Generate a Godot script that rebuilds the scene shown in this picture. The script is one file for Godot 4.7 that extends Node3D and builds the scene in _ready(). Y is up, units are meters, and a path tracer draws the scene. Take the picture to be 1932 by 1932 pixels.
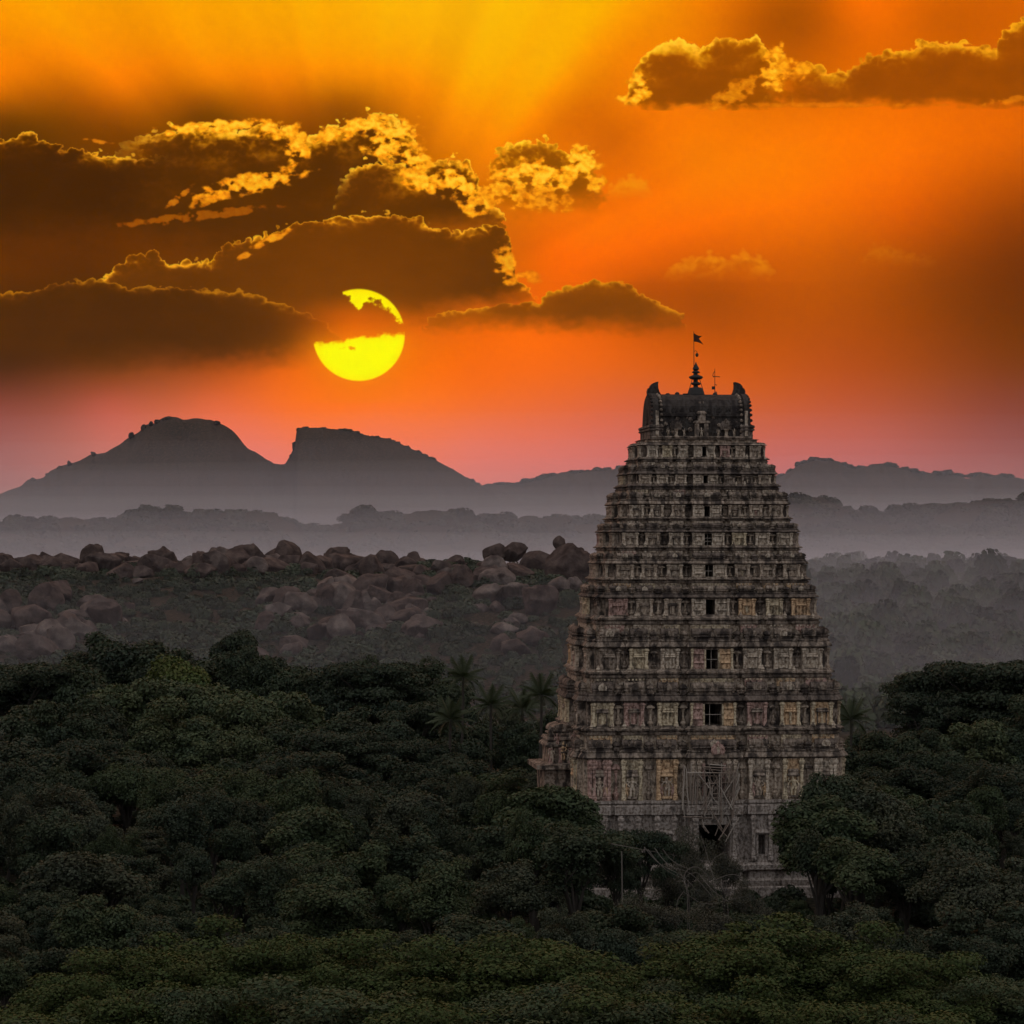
extends Node3D

const K := 1.831e-4          # tangent of one chart unit of direction
const EYE_Y := 31.0          # height of the lookout over the plain
const SKY_FAR := 14000.0
const DUSK_LOW := Color(0.56, 0.57, 0.60)
const DUSK_HIGH := Color(0.75, 0.80, 0.85)
const WARM_SPREAD := 62.0

func _ready() -> void:
	var cam := Camera3D.new()
	cam.name = "camera"
	cam.projection = Camera3D.PROJECTION_FRUSTUM
	cam.near = 1.0
	cam.far = 30000.0
	cam.size = 1932.0 * K
	cam.frustum_offset = Vector2(0, 74.0 * K)
	cam.position = Vector3(0, EYE_Y, 0)
	add_child(cam)
	cam.current = true

	var env := Environment.new()
	env.background_mode = Environment.BG_SKY
	env.sky = Sky.new()
	env.sky.sky_material = round_sky()
	env.tonemap_mode = Environment.TONE_MAPPER_LINEAR
	env.tonemap_exposure = 1.0
	env.fog_enabled = true
	env.fog_density = 0.000005
	env.fog_light_color = Color(0.86, 0.88, 1.0)
	env.volumetric_fog_enabled = true
	env.volumetric_fog_density = 0.0
	env.sdfgi_enabled = true
	env.ssao_enabled = true
	env.ssil_enabled = true
	var world := WorldEnvironment.new()
	world.name = "environment"
	world.environment = env
	add_child(world)

	# the setting sun, low behind the hills and veiled by cloud
	var sun := DirectionalLight3D.new()
	sun.name = "evening_sun"
	sun.light_energy = 0.2
	sun.light_color = Color(1.0, 0.62, 0.28)
	sun.light_angular_distance = 2.0
	sun.shadow_enabled = true
	add_child(sun)
	sun.look_at_from_position(Vector3.ZERO, -Vector3((SUN_AT.x - 966.0) * K, (1040.0 - SUN_AT.y) * K, -1.0), Vector3.UP)

	build_sky()
	print("sky ", Time.get_ticks_msec())
	make_materials()
	build_land()
	build_tower()
	print("tower ", Time.get_ticks_msec())
	build_trees()
	print("trees ", Time.get_ticks_msec())
	print("land ", Time.get_ticks_msec())
# ---------------------------------------------------------------- sky
# The sky is drawn on a chart of directions: azimuth and elevation in degrees, kept as chart units of tangent (K per unit),
# with (966, 1040) on the horizon straight ahead.
const SKY_W := 1760
const SKY_H := 1100
const AZ := 12.5
const EL_LOW := -1.5
const EL_TOP := 14.0
const AIR := [
	[-300, -300, 255, 165, 0], [0, 0, 255, 158, 0], [300, 0, 255, 160, 0], [600, 0, 255, 172, 0], [900, 30, 253, 181, 3], [1100, 0, 255, 174, 0], [1250, 0, 255, 152, 0], [1360, -30, 245, 125, 0],
	[1620, 10, 255, 116, 0], [1932, 0, 212, 98, 0], [2200, -200, 220, 110, 0], [900, -320, 255, 195, 20], [1700, -300, 255, 130, 0],
	[0, 100, 255, 140, 0], [200, 120, 255, 136, 0], [400, 100, 255, 150, 0], [640, 110, 255, 154, 0], [900, 150, 254, 166, 0], [1050, 150, 255, 156, 0], [1180, 100, 255, 140, 0],
	[0, 225, 105, 56, 0], [110, 225, 125, 66, 0], [0, 165, 235, 120, 0], [230, 170, 235, 116, 0], [400, 205, 120, 66, 0], [400, 160, 240, 125, 0], [520, 165, 240, 125, 0], [655, 200, 140, 74, 0], [655, 150, 250, 140, 0], [230, 225, 150, 78, 0], [520, 215, 170, 88, 0], [790, 170, 252, 140, 0], [870, 245, 245, 135, 0],
	[1000, 220, 255, 140, 0], [1140, 240, 205, 98, 0], [1090, 210, 232, 115, 0], [1250, 240, 255, 125, 0], [1440, 50, 180, 84, 0], [1500, 30, 165, 80, 0], [1545, 20, 190, 88, 0],
	[1300, 300, 255, 130, 0], [1500, 260, 255, 125, 0], [1700, 280, 255, 118, 0], [1900, 260, 232, 104, 0], [1780, 40, 200, 92, 0],
	[1100, 420, 255, 118, 0], [1300, 420, 255, 112, 0], [1500, 380, 255, 118, 0], [1700, 400, 225, 95, 0], [1900, 400, 158, 68, 0],
	[1050, 480, 255, 105, 0], [1200, 500, 235, 98, 0], [1400, 520, 195, 85, 0], [1600, 480, 200, 90, 0], [1750, 520, 150, 67, 0], [1920, 520, 115, 50, 0], [2150, 520, 105, 48, 0],
	[1200, 560, 170, 75, 0], [1350, 560, 165, 74, 0], [1500, 600, 185, 82, 0], [1700, 650, 165, 72, 5], [1920, 650, 122, 56, 0],
	[850, 540, 205, 95, 5], [900, 620, 240, 104, 0], [1000, 640, 255, 110, 0], [1150, 640, 235, 100, 0], [1250, 650, 215, 92, 0], [1400, 680, 205, 88, 5], [1600, 720, 185, 80, 30], [1900, 740, 135, 64, 40],
	[0, 470, 105, 50, 0], [100, 430, 118, 55, 0], [300, 425, 138, 64, 0], [450, 425, 125, 60, 0], [150, 480, 96, 46, 0], [950, 430, 215, 105, 0], [990, 500, 225, 100, 0],
	[0, 580, 84, 42, 0], [200, 600, 84, 44, 0], [400, 600, 92, 48, 0], [540, 560, 105, 54, 0], [0, 690, 72, 38, 8], [200, 690, 108, 55, 8], [400, 695, 165, 74, 15], [540, 690, 232, 100, 10],
	[0, 760, 138, 68, 52], [200, 760, 190, 88, 66], [400, 755, 225, 102, 55], [560, 745, 250, 110, 20], [680, 740, 255, 115, 10], [800, 700, 255, 112, 0], [900, 740, 246, 108, 25], [1050, 740, 236, 104, 38], [1200, 740, 216, 98, 48],
	[0, 860, 162, 98, 92], [150, 830, 186, 104, 88], [300, 800, 212, 108, 80], [500, 830, 240, 118, 88], [700, 790, 252, 118, 58], [900, 830, 237, 117, 88], [1050, 860, 226, 114, 98], [1180, 850, 215, 107, 93],
	[1480, 850, 202, 101, 88], [1650, 830, 190, 95, 80], [1900, 830, 150, 79, 70], [1900, 900, 166, 90, 84], [1000, 960, 216, 115, 104], [0, 950, 166, 104, 98], [1000, 1150, 205, 118, 108], [-230, 800, 150, 85, 75], [2170, 850, 140, 78, 70],
]
# Clouds: top edge as chart points, level of the soft base, its softness, swell of the edge, width of the lit rim, brightness of the rim, body colour.
const CLOUDS := [
	{top = [[-260, 240], [-100, 270], [0, 266], [50, 252], [80, 262], [110, 278], [205, 292], [300, 300], [420, 296], [640, 310], [700, 400]], base = 445, soft = 70, swell = 9, rim = 4.6, lit = 1.0, body = [70, 35, 0], ends = [-400, 700]},
	{top = [[190, 330], [228, 276], [250, 262], [300, 248], [350, 240], [400, 232], [440, 240], [490, 236], [540, 234], [575, 252], [600, 250], [640, 232], [690, 216], [740, 222], [765, 236], [785, 262], [795, 330], [815, 440]], base = 440, soft = 60, swell = 13, rim = 19, lit = 1.0, body = [84, 43, 0], ends = [190, 815], side = 160, tail = 30},
	{top = [[620, 420], [640, 345], [660, 322], [690, 304], [730, 300], [770, 318], [800, 314], [840, 298], [880, 302], [898, 330], [905, 356], [925, 380], [950, 400], [960, 440]], base = 430, soft = 50, swell = 11, rim = 15, lit = 1.0, body = [90, 46, 0], ends = [620, 960], side = 60},
	{top = [[915, 400], [925, 300], [940, 278], [985, 266], [1030, 264], [1050, 278], [1062, 292], [1085, 280], [1110, 278], [1124, 300], [1135, 330], [1150, 360]], base = 372, soft = 46, swell = 10, rim = 17, lit = 1.0, body = [140, 74, 0], ends = [915, 1150], side = 30, tail = 40},
	{top = [[-260, 600], [150, 560], [208, 512], [225, 495], [292, 472], [300, 480], [318, 498], [350, 492], [398, 494], [408, 478], [425, 462], [470, 450], [510, 440], [560, 420], [610, 412], [700, 404], [745, 402], [780, 410], [820, 428], [860, 436], [895, 428], [945, 428], [962, 448], [966, 480], [975, 530], [1010, 560], [1060, 640]], base = 645, soft = 34, tilt = 0.20, swell = 9, rim = 4.2, lit = 1.0, body = [98, 50, 0], ends = [-400, 1060], tail = 70},
	{top = [[-260, 548], [0, 552], [60, 548], [105, 536], [130, 532], [190, 526], [215, 532], [245, 546], [290, 540], [332, 543], [400, 548], [470, 552], [600, 600], [690, 680]], base = 672, soft = 40, tilt = 0.25, swell = 5, rim = 3.0, lit = 0.55, body = [80, 41, 0], ends = [-400, 690]},
	{top = [[800, 606], [830, 592], [905, 578], [980, 572], [1018, 572], [1035, 552], [1068, 542], [1085, 540], [1105, 532], [1165, 529], [1190, 540], [1212, 556], [1245, 570], [1290, 592], [1300, 640]], base = 612, soft = 26, swell = 5, rim = 3.4, lit = 0.62, body = [132, 66, 0], ends = [795, 1300]},
	{top = [[1168, 230], [1178, 190], [1188, 160], [1198, 130], [1215, 105], [1240, 82], [1280, 72], [1318, 88], [1330, 84], [1352, 70], [1395, 72], [1428, 66], [1442, 84], [1456, 104], [1478, 100], [1490, 140], [1500, 220]], base = 198, soft = 10, swell = 7, rim = 17, lit = 0.95, body = [150, 74, 0], ends = [1168, 1505], tail = 60},
	{top = [[1425, 230], [1440, 190], [1470, 140], [1500, 128], [1512, 118], [1545, 122], [1565, 138], [1605, 134], [1625, 112], [1665, 98], [1715, 92], [1740, 78], [1800, 78], [1850, 86], [1880, 88], [1885, 70], [1915, 46], [1935, 28], [2200, -40]], base = 194, soft = 12, swell = 8, rim = 11, lit = 0.72, body = [156, 74, 0], ends = [1425, 2400], side = 120},
	{top = [[1620, 500], [1640, 466], [1668, 456], [1690, 470], [1740, 480], [1770, 500]], base = 490, soft = 24, swell = 9, rim = 24, lit = 0.42, body = [185, 86, 0], ends = [1620, 1770], thin = 0.7},
	{top = [[1250, 510], [1290, 486], [1340, 474], [1375, 486], [1400, 472], [1440, 482], [1465, 510]], base = 515, soft = 22, swell = 10, rim = 30, lit = 0.6, body = [205, 94, 0], ends = [1250, 1465], thin = 0.9},
	{top = [[1140, 356], [1165, 338], [1195, 326], [1215, 336], [1232, 358]], base = 362, soft = 20, swell = 9, rim = 30, lit = 0.72, body = [230, 120, 0], ends = [1140, 1235], thin = 0.8},
]
# Sunlit puffs in front of the dark bodies: centre, half size, slope, brightness
const PUFFS := [[480, 345, 110, 22, -0.22, 0.86], [395, 372, 40, 16, -0.3, 0.7], [560, 275, 26, 44, 0.0, 0.9], [740, 262, 56, 44, -0.2, 1.0], [640, 250, 60, 20, -0.3, 0.9], [800, 340, 50, 30, 0.2, 0.92], [870, 345, 44, 40, 0.5, 0.95], [905, 385, 40, 24, -0.2, 0.85], [938, 355, 30, 36, 0.2, 0.85], [972, 372, 40, 22, -0.1, 0.8], [1124, 345, 22, 18, 0.0, 0.85], [782, 300, 40, 26, 0.3, 0.95], [690, 235, 60, 18, -0.1, 1.0], [400, 240, 120, 13, -0.08, 0.95], [520, 246, 50, 18, 0.05, 0.95],
	[1010, 330, 80, 34, 0.1, 0.95], [1095, 310, 42, 40, 0.1, 0.95], [1030, 380, 60, 22, 0.05, 0.7], [955, 500, 26, 40, 0.3, 0.78], [990, 522, 44, 12, 0.1, 0.62], [508, 452, 44, 9, -0.45, 0.75], [462, 483, 20, 8, -0.5, 0.7], [338, 372, 26, 9, -0.8, 0.6],
	[1462, 130, 34, 50, -0.4, 0.86], [1385, 175, 60, 22, -0.4, 0.62], [1205, 165, 28, 30, -0.2, 0.96], [1190, 185, 30, 12, 0.0, 0.9], [1500, 130, 40, 20, 0.2, 0.72], [1900, 190, 60, 8, -0.15, 0.5], [370, 408, 150, 10, -0.12, 0.4], [180, 267, 30, 5, 0.1, 0.62], [1540, 198, 240, 5, 0.0, 0.42]]
const SUN_AT := Vector2(677, 632)
const SUN_CUT := [[640, 552], [650, 557], [660, 567], [670, 580], [677, 588], [684, 580], [692, 573], [706, 570], [718, 575], [730, 585], [742, 598], [757, 609], [764, 608]]
const SUN_EDGE := [[580, 650], [591, 648], [620, 644], [650, 640], [668, 635], [680, 633], [700, 634], [730, 630], [763, 628], [775, 628]]

var puffy := FastNoiseLite.new()
var wispy := FastNoiseLite.new()
var broad := FastNoiseLite.new()
var sky_air: Image
var sky_rows := []
var cloud_tables := []

func table(points: Array, from: int, to: int) -> PackedFloat32Array:
	var out := PackedFloat32Array()
	out.resize(to - from + 1)
	var k := 0
	for u in range(from, to + 1):
		while k < points.size() - 2 and u > points[k + 1][0]:
			k += 1
		var t := clampf((u - points[k][0]) / float(points[k + 1][0] - points[k][0]), 0.0, 1.0)
		out[u - from] = lerpf(points[k][1], points[k + 1][1], t)
	return out

# smooth air between the noted directions: multiquadrics through all of them
var air_weights := []

func solve_air() -> void:
	var n := AIR.size()
	var m := []
	for i in n:
		var row := PackedFloat64Array()
		row.resize(n + 3)
		for j in n:
			row[j] = reach(AIR[i][0] - AIR[j][0], AIR[i][1] - AIR[j][1])
		row[i] -= 12.0
		for c in 3:
			row[n + c] = AIR[i][2 + c] / 255.0 - AIR_MEAN[c]
		m.append(row)
	for i in n:
		var best := i
		for j in range(i + 1, n):
			if absf(m[j][i]) > absf(m[best][i]):
				best = j
		var swap = m[i]
		m[i] = m[best]
		m[best] = swap
		var top: PackedFloat64Array = m[i]
		for j in n:
			if j == i:
				continue
			var row: PackedFloat64Array = m[j]
			var f := row[i] / top[i]
			if f == 0.0:
				continue
			for k in range(i, n + 3):
				row[k] -= f * top[k]
			m[j] = row
	for i in n:
		air_weights.append(Color(m[i][n] / m[i][i], m[i][n + 1] / m[i][i], m[i][n + 2] / m[i][i]))

func reach(dx: float, dy: float) -> float:
	return sqrt(dx * dx + dy * dy * 1.6 + 2500.0)

const AIR_MEAN := [0.8, 0.4, 0.1]

func air_at(u: float, v: float) -> Color:
	var sum := Color(AIR_MEAN[0], AIR_MEAN[1], AIR_MEAN[2])
	for i in AIR.size():
		var w: Color = air_weights[i]
		var f := reach(u - AIR[i][0], v - AIR[i][1])
		sum.r += w.r * f
		sum.g += w.g * f
		sum.b += w.b * f
	return Color(clampf(sum.r, 0.05, 1.0), clampf(sum.g, 0.02, 0.8), clampf(sum.b, 0.0, 0.5))

func draw_sky_row(y: int) -> void:
	var row := PackedFloat32Array()
	row.resize(SKY_W * 4)
	var el := deg_to_rad(lerpf(EL_TOP, EL_LOW, (y + 0.5) / SKY_H))
	for x in SKY_W:
		var az := deg_to_rad(lerpf(-AZ, AZ, (x + 0.5) / SKY_W))
		var u := 966.0 + tan(az) / K
		var v := 1040.0 - tan(el) / cos(az) / K
		var air := sky_air.get_pixel(x, y)
		var r := clampf(air.r, 0.0, 1.0)
		var g := maxf(air.g, 0.0)
		var b := maxf(air.b, 0.0)
		# shafts of light and shade fanning out from the sun
		var su := u - SUN_AT.x
		var sv := v - SUN_AT.y
		var far := sqrt(su * su + sv * sv)
		if sv < -100.0:
			var shaft := broad.get_noise_1d(atan2(su, -sv) * 520.0) * smoothstep(200.0, 480.0, far) * (1.0 - smoothstep(600.0, 1200.0, far))
			r = minf(r * (1.0 + 0.07 * shaft), 1.0)
			g *= 1.0 + 0.10 * shaft
		if v < 760.0:
			var p := puffy.get_noise_2d(u, v * 1.3)
			var swell := absf(p)
			var w := wispy.get_noise_2d(u, v * 1.5)
			var low := broad.get_noise_2d(u * 1.3 + 300.0, v * 2.6)
			var fine := wispy.get_noise_2d(u * 2.1 + 500.0, v * 2.6)
			var glow := exp(-far * far / 48000.0)
			for c in cloud_tables:
				if u < c.from or u > c.to - 1 or v < c.high or v > c.base + c.soft:
					continue
				var d: float = v - c.top[int(u) - c.from] + c.swell * (2.6 * swell - 0.5 + 0.6 * w)
				if d <= 0.0:
					continue
				var base: float = c.base - c.tilt * maxf(0.0, u - 540.0)
				var a: float = (1.0 - exp(-d / 1.1)) * (1.0 - smoothstep(base - c.soft, base + c.soft, v + 7.0 * w + 10.0 * low)) * c.thin
				a *= smoothstep(0.0, c.side, u - c.ends[0] + 30.0 * w) * smoothstep(0.0, c.tail, c.ends[1] - u + 30.0 * w)
				if c.thin < 1.0:
					a *= 1.0 - exp(-d / 16.0)
				var rim: float = c.rim * clampf(0.75 + 1.7 * (low + 0.12) + 0.6 * fine, 0.55, 2.0)
				var lit: float = exp(-pow(d / rim, 1.5)) * c.lit * clampf(0.95 + 0.5 * low + 0.4 * fine, 0.55, 1.0)
				var warm: float = exp(-d / (rim * 1.3 + 2.0)) * c.lit * 0.5
				var ink: float = 1.0 + 0.05 * low + 0.3 * glow
				r = lerpf(r, lerpf(lerpf(minf(c.body[0] * ink, 1.0), 0.93, warm), 1.0, minf(1.0, lit * 1.3)), a)
				g = lerpf(g, lerpf(lerpf(c.body[1] * ink, 0.46, warm), 0.83 + 0.06 * w, lit), a)
				b = lerpf(b, lerpf(c.body[2], 0.22, lit * lit), a)
			for q in PUFFS:
				var dx: float = u - q[0]
				if absf(dx) > q[2] * 1.9:
					continue
				var dy: float = v - q[1] - q[4] * dx
				if absf(dy) > q[3] * 1.9:
					continue
				var e: float = exp(-1.1 * (dx * dx / (q[2] * q[2]) + dy * dy / (q[3] * q[3])))
				var f: float = e * (1.35 + 1.9 * w + 0.9 * p + 0.3 * fine) - 0.40
				if f <= 0.0:
					continue
				var a: float = smoothstep(0.0, 0.5, f) * minf(1.0, q[5] + 0.1)
				var s: float = clampf(q[5] * (0.46 + 0.50 * minf(f, 1.0) + 0.35 * fine), 0.0, 1.0)
				r = lerpf(r, minf(1.0, 0.74 + 0.36 * s), a)
				g = lerpf(g, 0.28 + 0.50 * s, a)
				b = lerpf(b, 0.18 * s * s * s, a)
			# a ruddy glow in the cloud round the sun, then the disc where the cloud is open
			var veil := exp(-far * far / 9000.0) * smoothstep(545.0, 600.0, v)
			r = lerpf(r, 0.93, veil * 0.85)
			g = lerpf(g, 0.41, veil * 0.85)
			b = lerpf(b, 0.0, veil * 0.85)
			# air lit up by the disc
			var halo := exp(-maxf(far - 80.0, 0.0) / 42.0) * smoothstep(600.0, 660.0, v) * 0.5
			r = lerpf(r, 1.0, halo)
			g = lerpf(g, 0.55, halo)
			if far < 88.5 and u > 560.0 and u < 800.0:
				var edge: float = sun_edge[int(u) - 560] + 3.5 * w
				var cut := 0.0
				if v > edge - 3.0:
					cut = smoothstep(-3.0, 6.0, v - edge - 5.0 * fine) * (1.0 - 0.8 * smoothstep(0.35, 0.7, w * 0.9 + 1.0 - Vector2((u - 641.0) / 30.0, (v - 657.0) / 7.0).length()))
				elif u > 646.0 and v < 620.0:
					cut = smoothstep(-2.0, 7.0, sun_cut[int(u) - 560] + 12.0 * w + 6.0 * fine - v)
					cut *= 1.0 - 0.7 * smoothstep(0.1, 0.4, w + 0.5 - Vector2((u - 704.0) / 12.0, (v - 563.0) / 5.0).length())
				cut *= smoothstep(88.5, 85.0, far)
				var deep_gold := smoothstep(20.0, -10.0, v - edge) if v > edge else 0.35 + 0.5 * maxf(0.0, w)
				r = lerpf(r, 1.0, cut)
				g = lerpf(g, lerpf(0.985, 0.80, clampf(deep_gold * 0.5 + 0.25 * smoothstep(70.0, 88.0, far), 0.0, 1.0)), cut)
				b = lerpf(b, 0.0, cut)
		row[x * 4] = srgb_to_light(r)
		row[x * 4 + 1] = srgb_to_light(g)
		row[x * 4 + 2] = srgb_to_light(b)
		row[x * 4 + 3] = 1.0
	sky_rows[y] = row

func srgb_to_light(c: float) -> float:
	return c / 12.92 if c <= 0.04045 else pow((c + 0.055) / 1.055, 2.4)

var sun_edge: PackedFloat32Array
var sun_cut: PackedFloat32Array

func sky_picture() -> ImageTexture:
	puffy.noise_type = FastNoiseLite.TYPE_SIMPLEX_SMOOTH
	puffy.seed = 11
	puffy.frequency = 0.02
	puffy.fractal_octaves = 3
	wispy.noise_type = FastNoiseLite.TYPE_SIMPLEX_SMOOTH
	wispy.seed = 5
	wispy.frequency = 0.03
	wispy.fractal_octaves = 4
	wispy.fractal_gain = 0.45
	broad.noise_type = FastNoiseLite.TYPE_SIMPLEX_SMOOTH
	broad.seed = 23
	broad.frequency = 0.006
	broad.fractal_octaves = 3
	sun_edge = table(SUN_EDGE, 560, 800)
	sun_cut = table(SUN_CUT, 560, 800)
	for c in CLOUDS:
		var from := -300
		var to := 2260
		var high := 9999.0
		for q in c.top:
			high = minf(high, q[1])
		cloud_tables.append({from = maxi(from, int(c.ends[0])), to = mini(to, int(c.ends[1])), top = table(c.top, maxi(from, int(c.ends[0])), mini(to, int(c.ends[1]))), high = high - 50.0, base = float(c.base), soft = float(c.soft), swell = float(c.swell),
			rim = float(c.rim), lit = float(c.lit), body = [c.body[0] / 255.0, c.body[1] / 255.0, c.body[2] / 255.0], ends = c.ends, thin = float(c.get("thin", 1.0)), tilt = float(c.get("tilt", 0.0)), side = float(c.get("side", 1.0)), tail = float(c.get("tail", 1.0))})
	solve_air()
	var small := Image.create(110, 68, false, Image.FORMAT_RGBF)
	for y in 68:
		for x in 110:
			var az := deg_to_rad(lerpf(-AZ, AZ, (x + 0.5) / 110))
			var el := deg_to_rad(lerpf(EL_TOP, EL_LOW, (y + 0.5) / 68))
			small.set_pixel(x, y, air_at(966.0 + tan(az) / K, 1040.0 - tan(el) / cos(az) / K))
	small.resize(SKY_W, SKY_H, Image.INTERPOLATE_CUBIC)
	sky_air = small
	sky_rows.resize(SKY_H)
	var job := WorkerThreadPool.add_group_task(draw_sky_row, SKY_H)
	WorkerThreadPool.wait_for_group_task_completion(job)
	var all := PackedFloat32Array()
	for row in sky_rows:
		all.append_array(row)
	return ImageTexture.create_from_image(Image.create_from_data(SKY_W, SKY_H, false, Image.FORMAT_RGBAF, all.to_byte_array()))

func build_sky() -> void:
	var mat := StandardMaterial3D.new()
	mat.resource_name = "evening_sky"
	mat.shading_mode = BaseMaterial3D.SHADING_MODE_UNSHADED
	mat.albedo_texture = sky_picture()
	mat.texture_repeat = false
	mat.cull_mode = BaseMaterial3D.CULL_DISABLED
	var v := PackedVector3Array()
	var uv := PackedVector2Array()
	var ix := PackedInt32Array()
	var n := 40
	var m := 26
	for j in m + 1:
		for i in n + 1:
			var az := deg_to_rad(lerpf(-AZ, AZ, i / float(n)))
			var el := deg_to_rad(lerpf(EL_TOP, EL_LOW, j / float(m)))
			v.append(Vector3(sin(az) * cos(el), sin(el), -cos(az) * cos(el)) * SKY_FAR)
			uv.append(Vector2(i / float(n), j / float(m)))
	for j in m:
		for i in n:
			var a := j * (n + 1) + i
			ix.append_array([a, a + 1, a + n + 1, a + 1, a + n + 2, a + n + 1])
	var arr := []
	arr.resize(Mesh.ARRAY_MAX)
	arr[Mesh.ARRAY_VERTEX] = v
	arr[Mesh.ARRAY_TEX_UV] = uv
	arr[Mesh.ARRAY_INDEX] = ix
	var mesh := ArrayMesh.new()
	mesh.add_surface_from_arrays(Mesh.PRIMITIVE_TRIANGLES, arr)
	var o := MeshInstance3D.new()
	o.name = "sky"
	o.mesh = mesh
	o.material_override = mat
	o.position = Vector3(0, EYE_Y, 0)
	o.set_meta("kind", "structure")
	add_child(o)

func round_sky() -> PanoramaSkyMaterial:
	# the rest of the evening sky: warm round the sun, dusky grey-violet on the other side
	var w := 512
	var h := 256
	var im := Image.create(w, h, false, Image.FORMAT_RGBF)
	var sun_az := atan((SUN_AT.x - 966.0) * K)
	for y in h:
		var el := (0.5 - (y + 0.5) / h) * PI
		for x in w:
			var az := wrapf((x + 0.5) / w * TAU, -PI, PI)      # 0 is straight ahead, the picture's first column
			var off := absf(wrapf(az - sun_az, -PI, PI))
			var gap := acos(clampf(cos(off) * cos(maxf(el, 0.0)), -1, 1))
			var e := rad_to_deg(maxf(el, 0.0))
			var warm := Color(0.56, 0.17, 0.115).lerp(Color(0.85, 0.22, 0.03), smoothstep(2.0, 6.0, e)).lerp(Color(0.95, 0.30, 0.02), smoothstep(6.0, 13.0, e))
			var cool := DUSK_LOW.lerp(DUSK_HIGH, smoothstep(0.0, 60.0, e))
			var c := cool.lerp(warm, exp(-pow(gap / deg_to_rad(WARM_SPREAD), 2.0)))
			im.set_pixel(x, y, c)
	var m := PanoramaSkyMaterial.new()
	m.panorama = ImageTexture.create_from_image(im)
	return m

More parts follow.
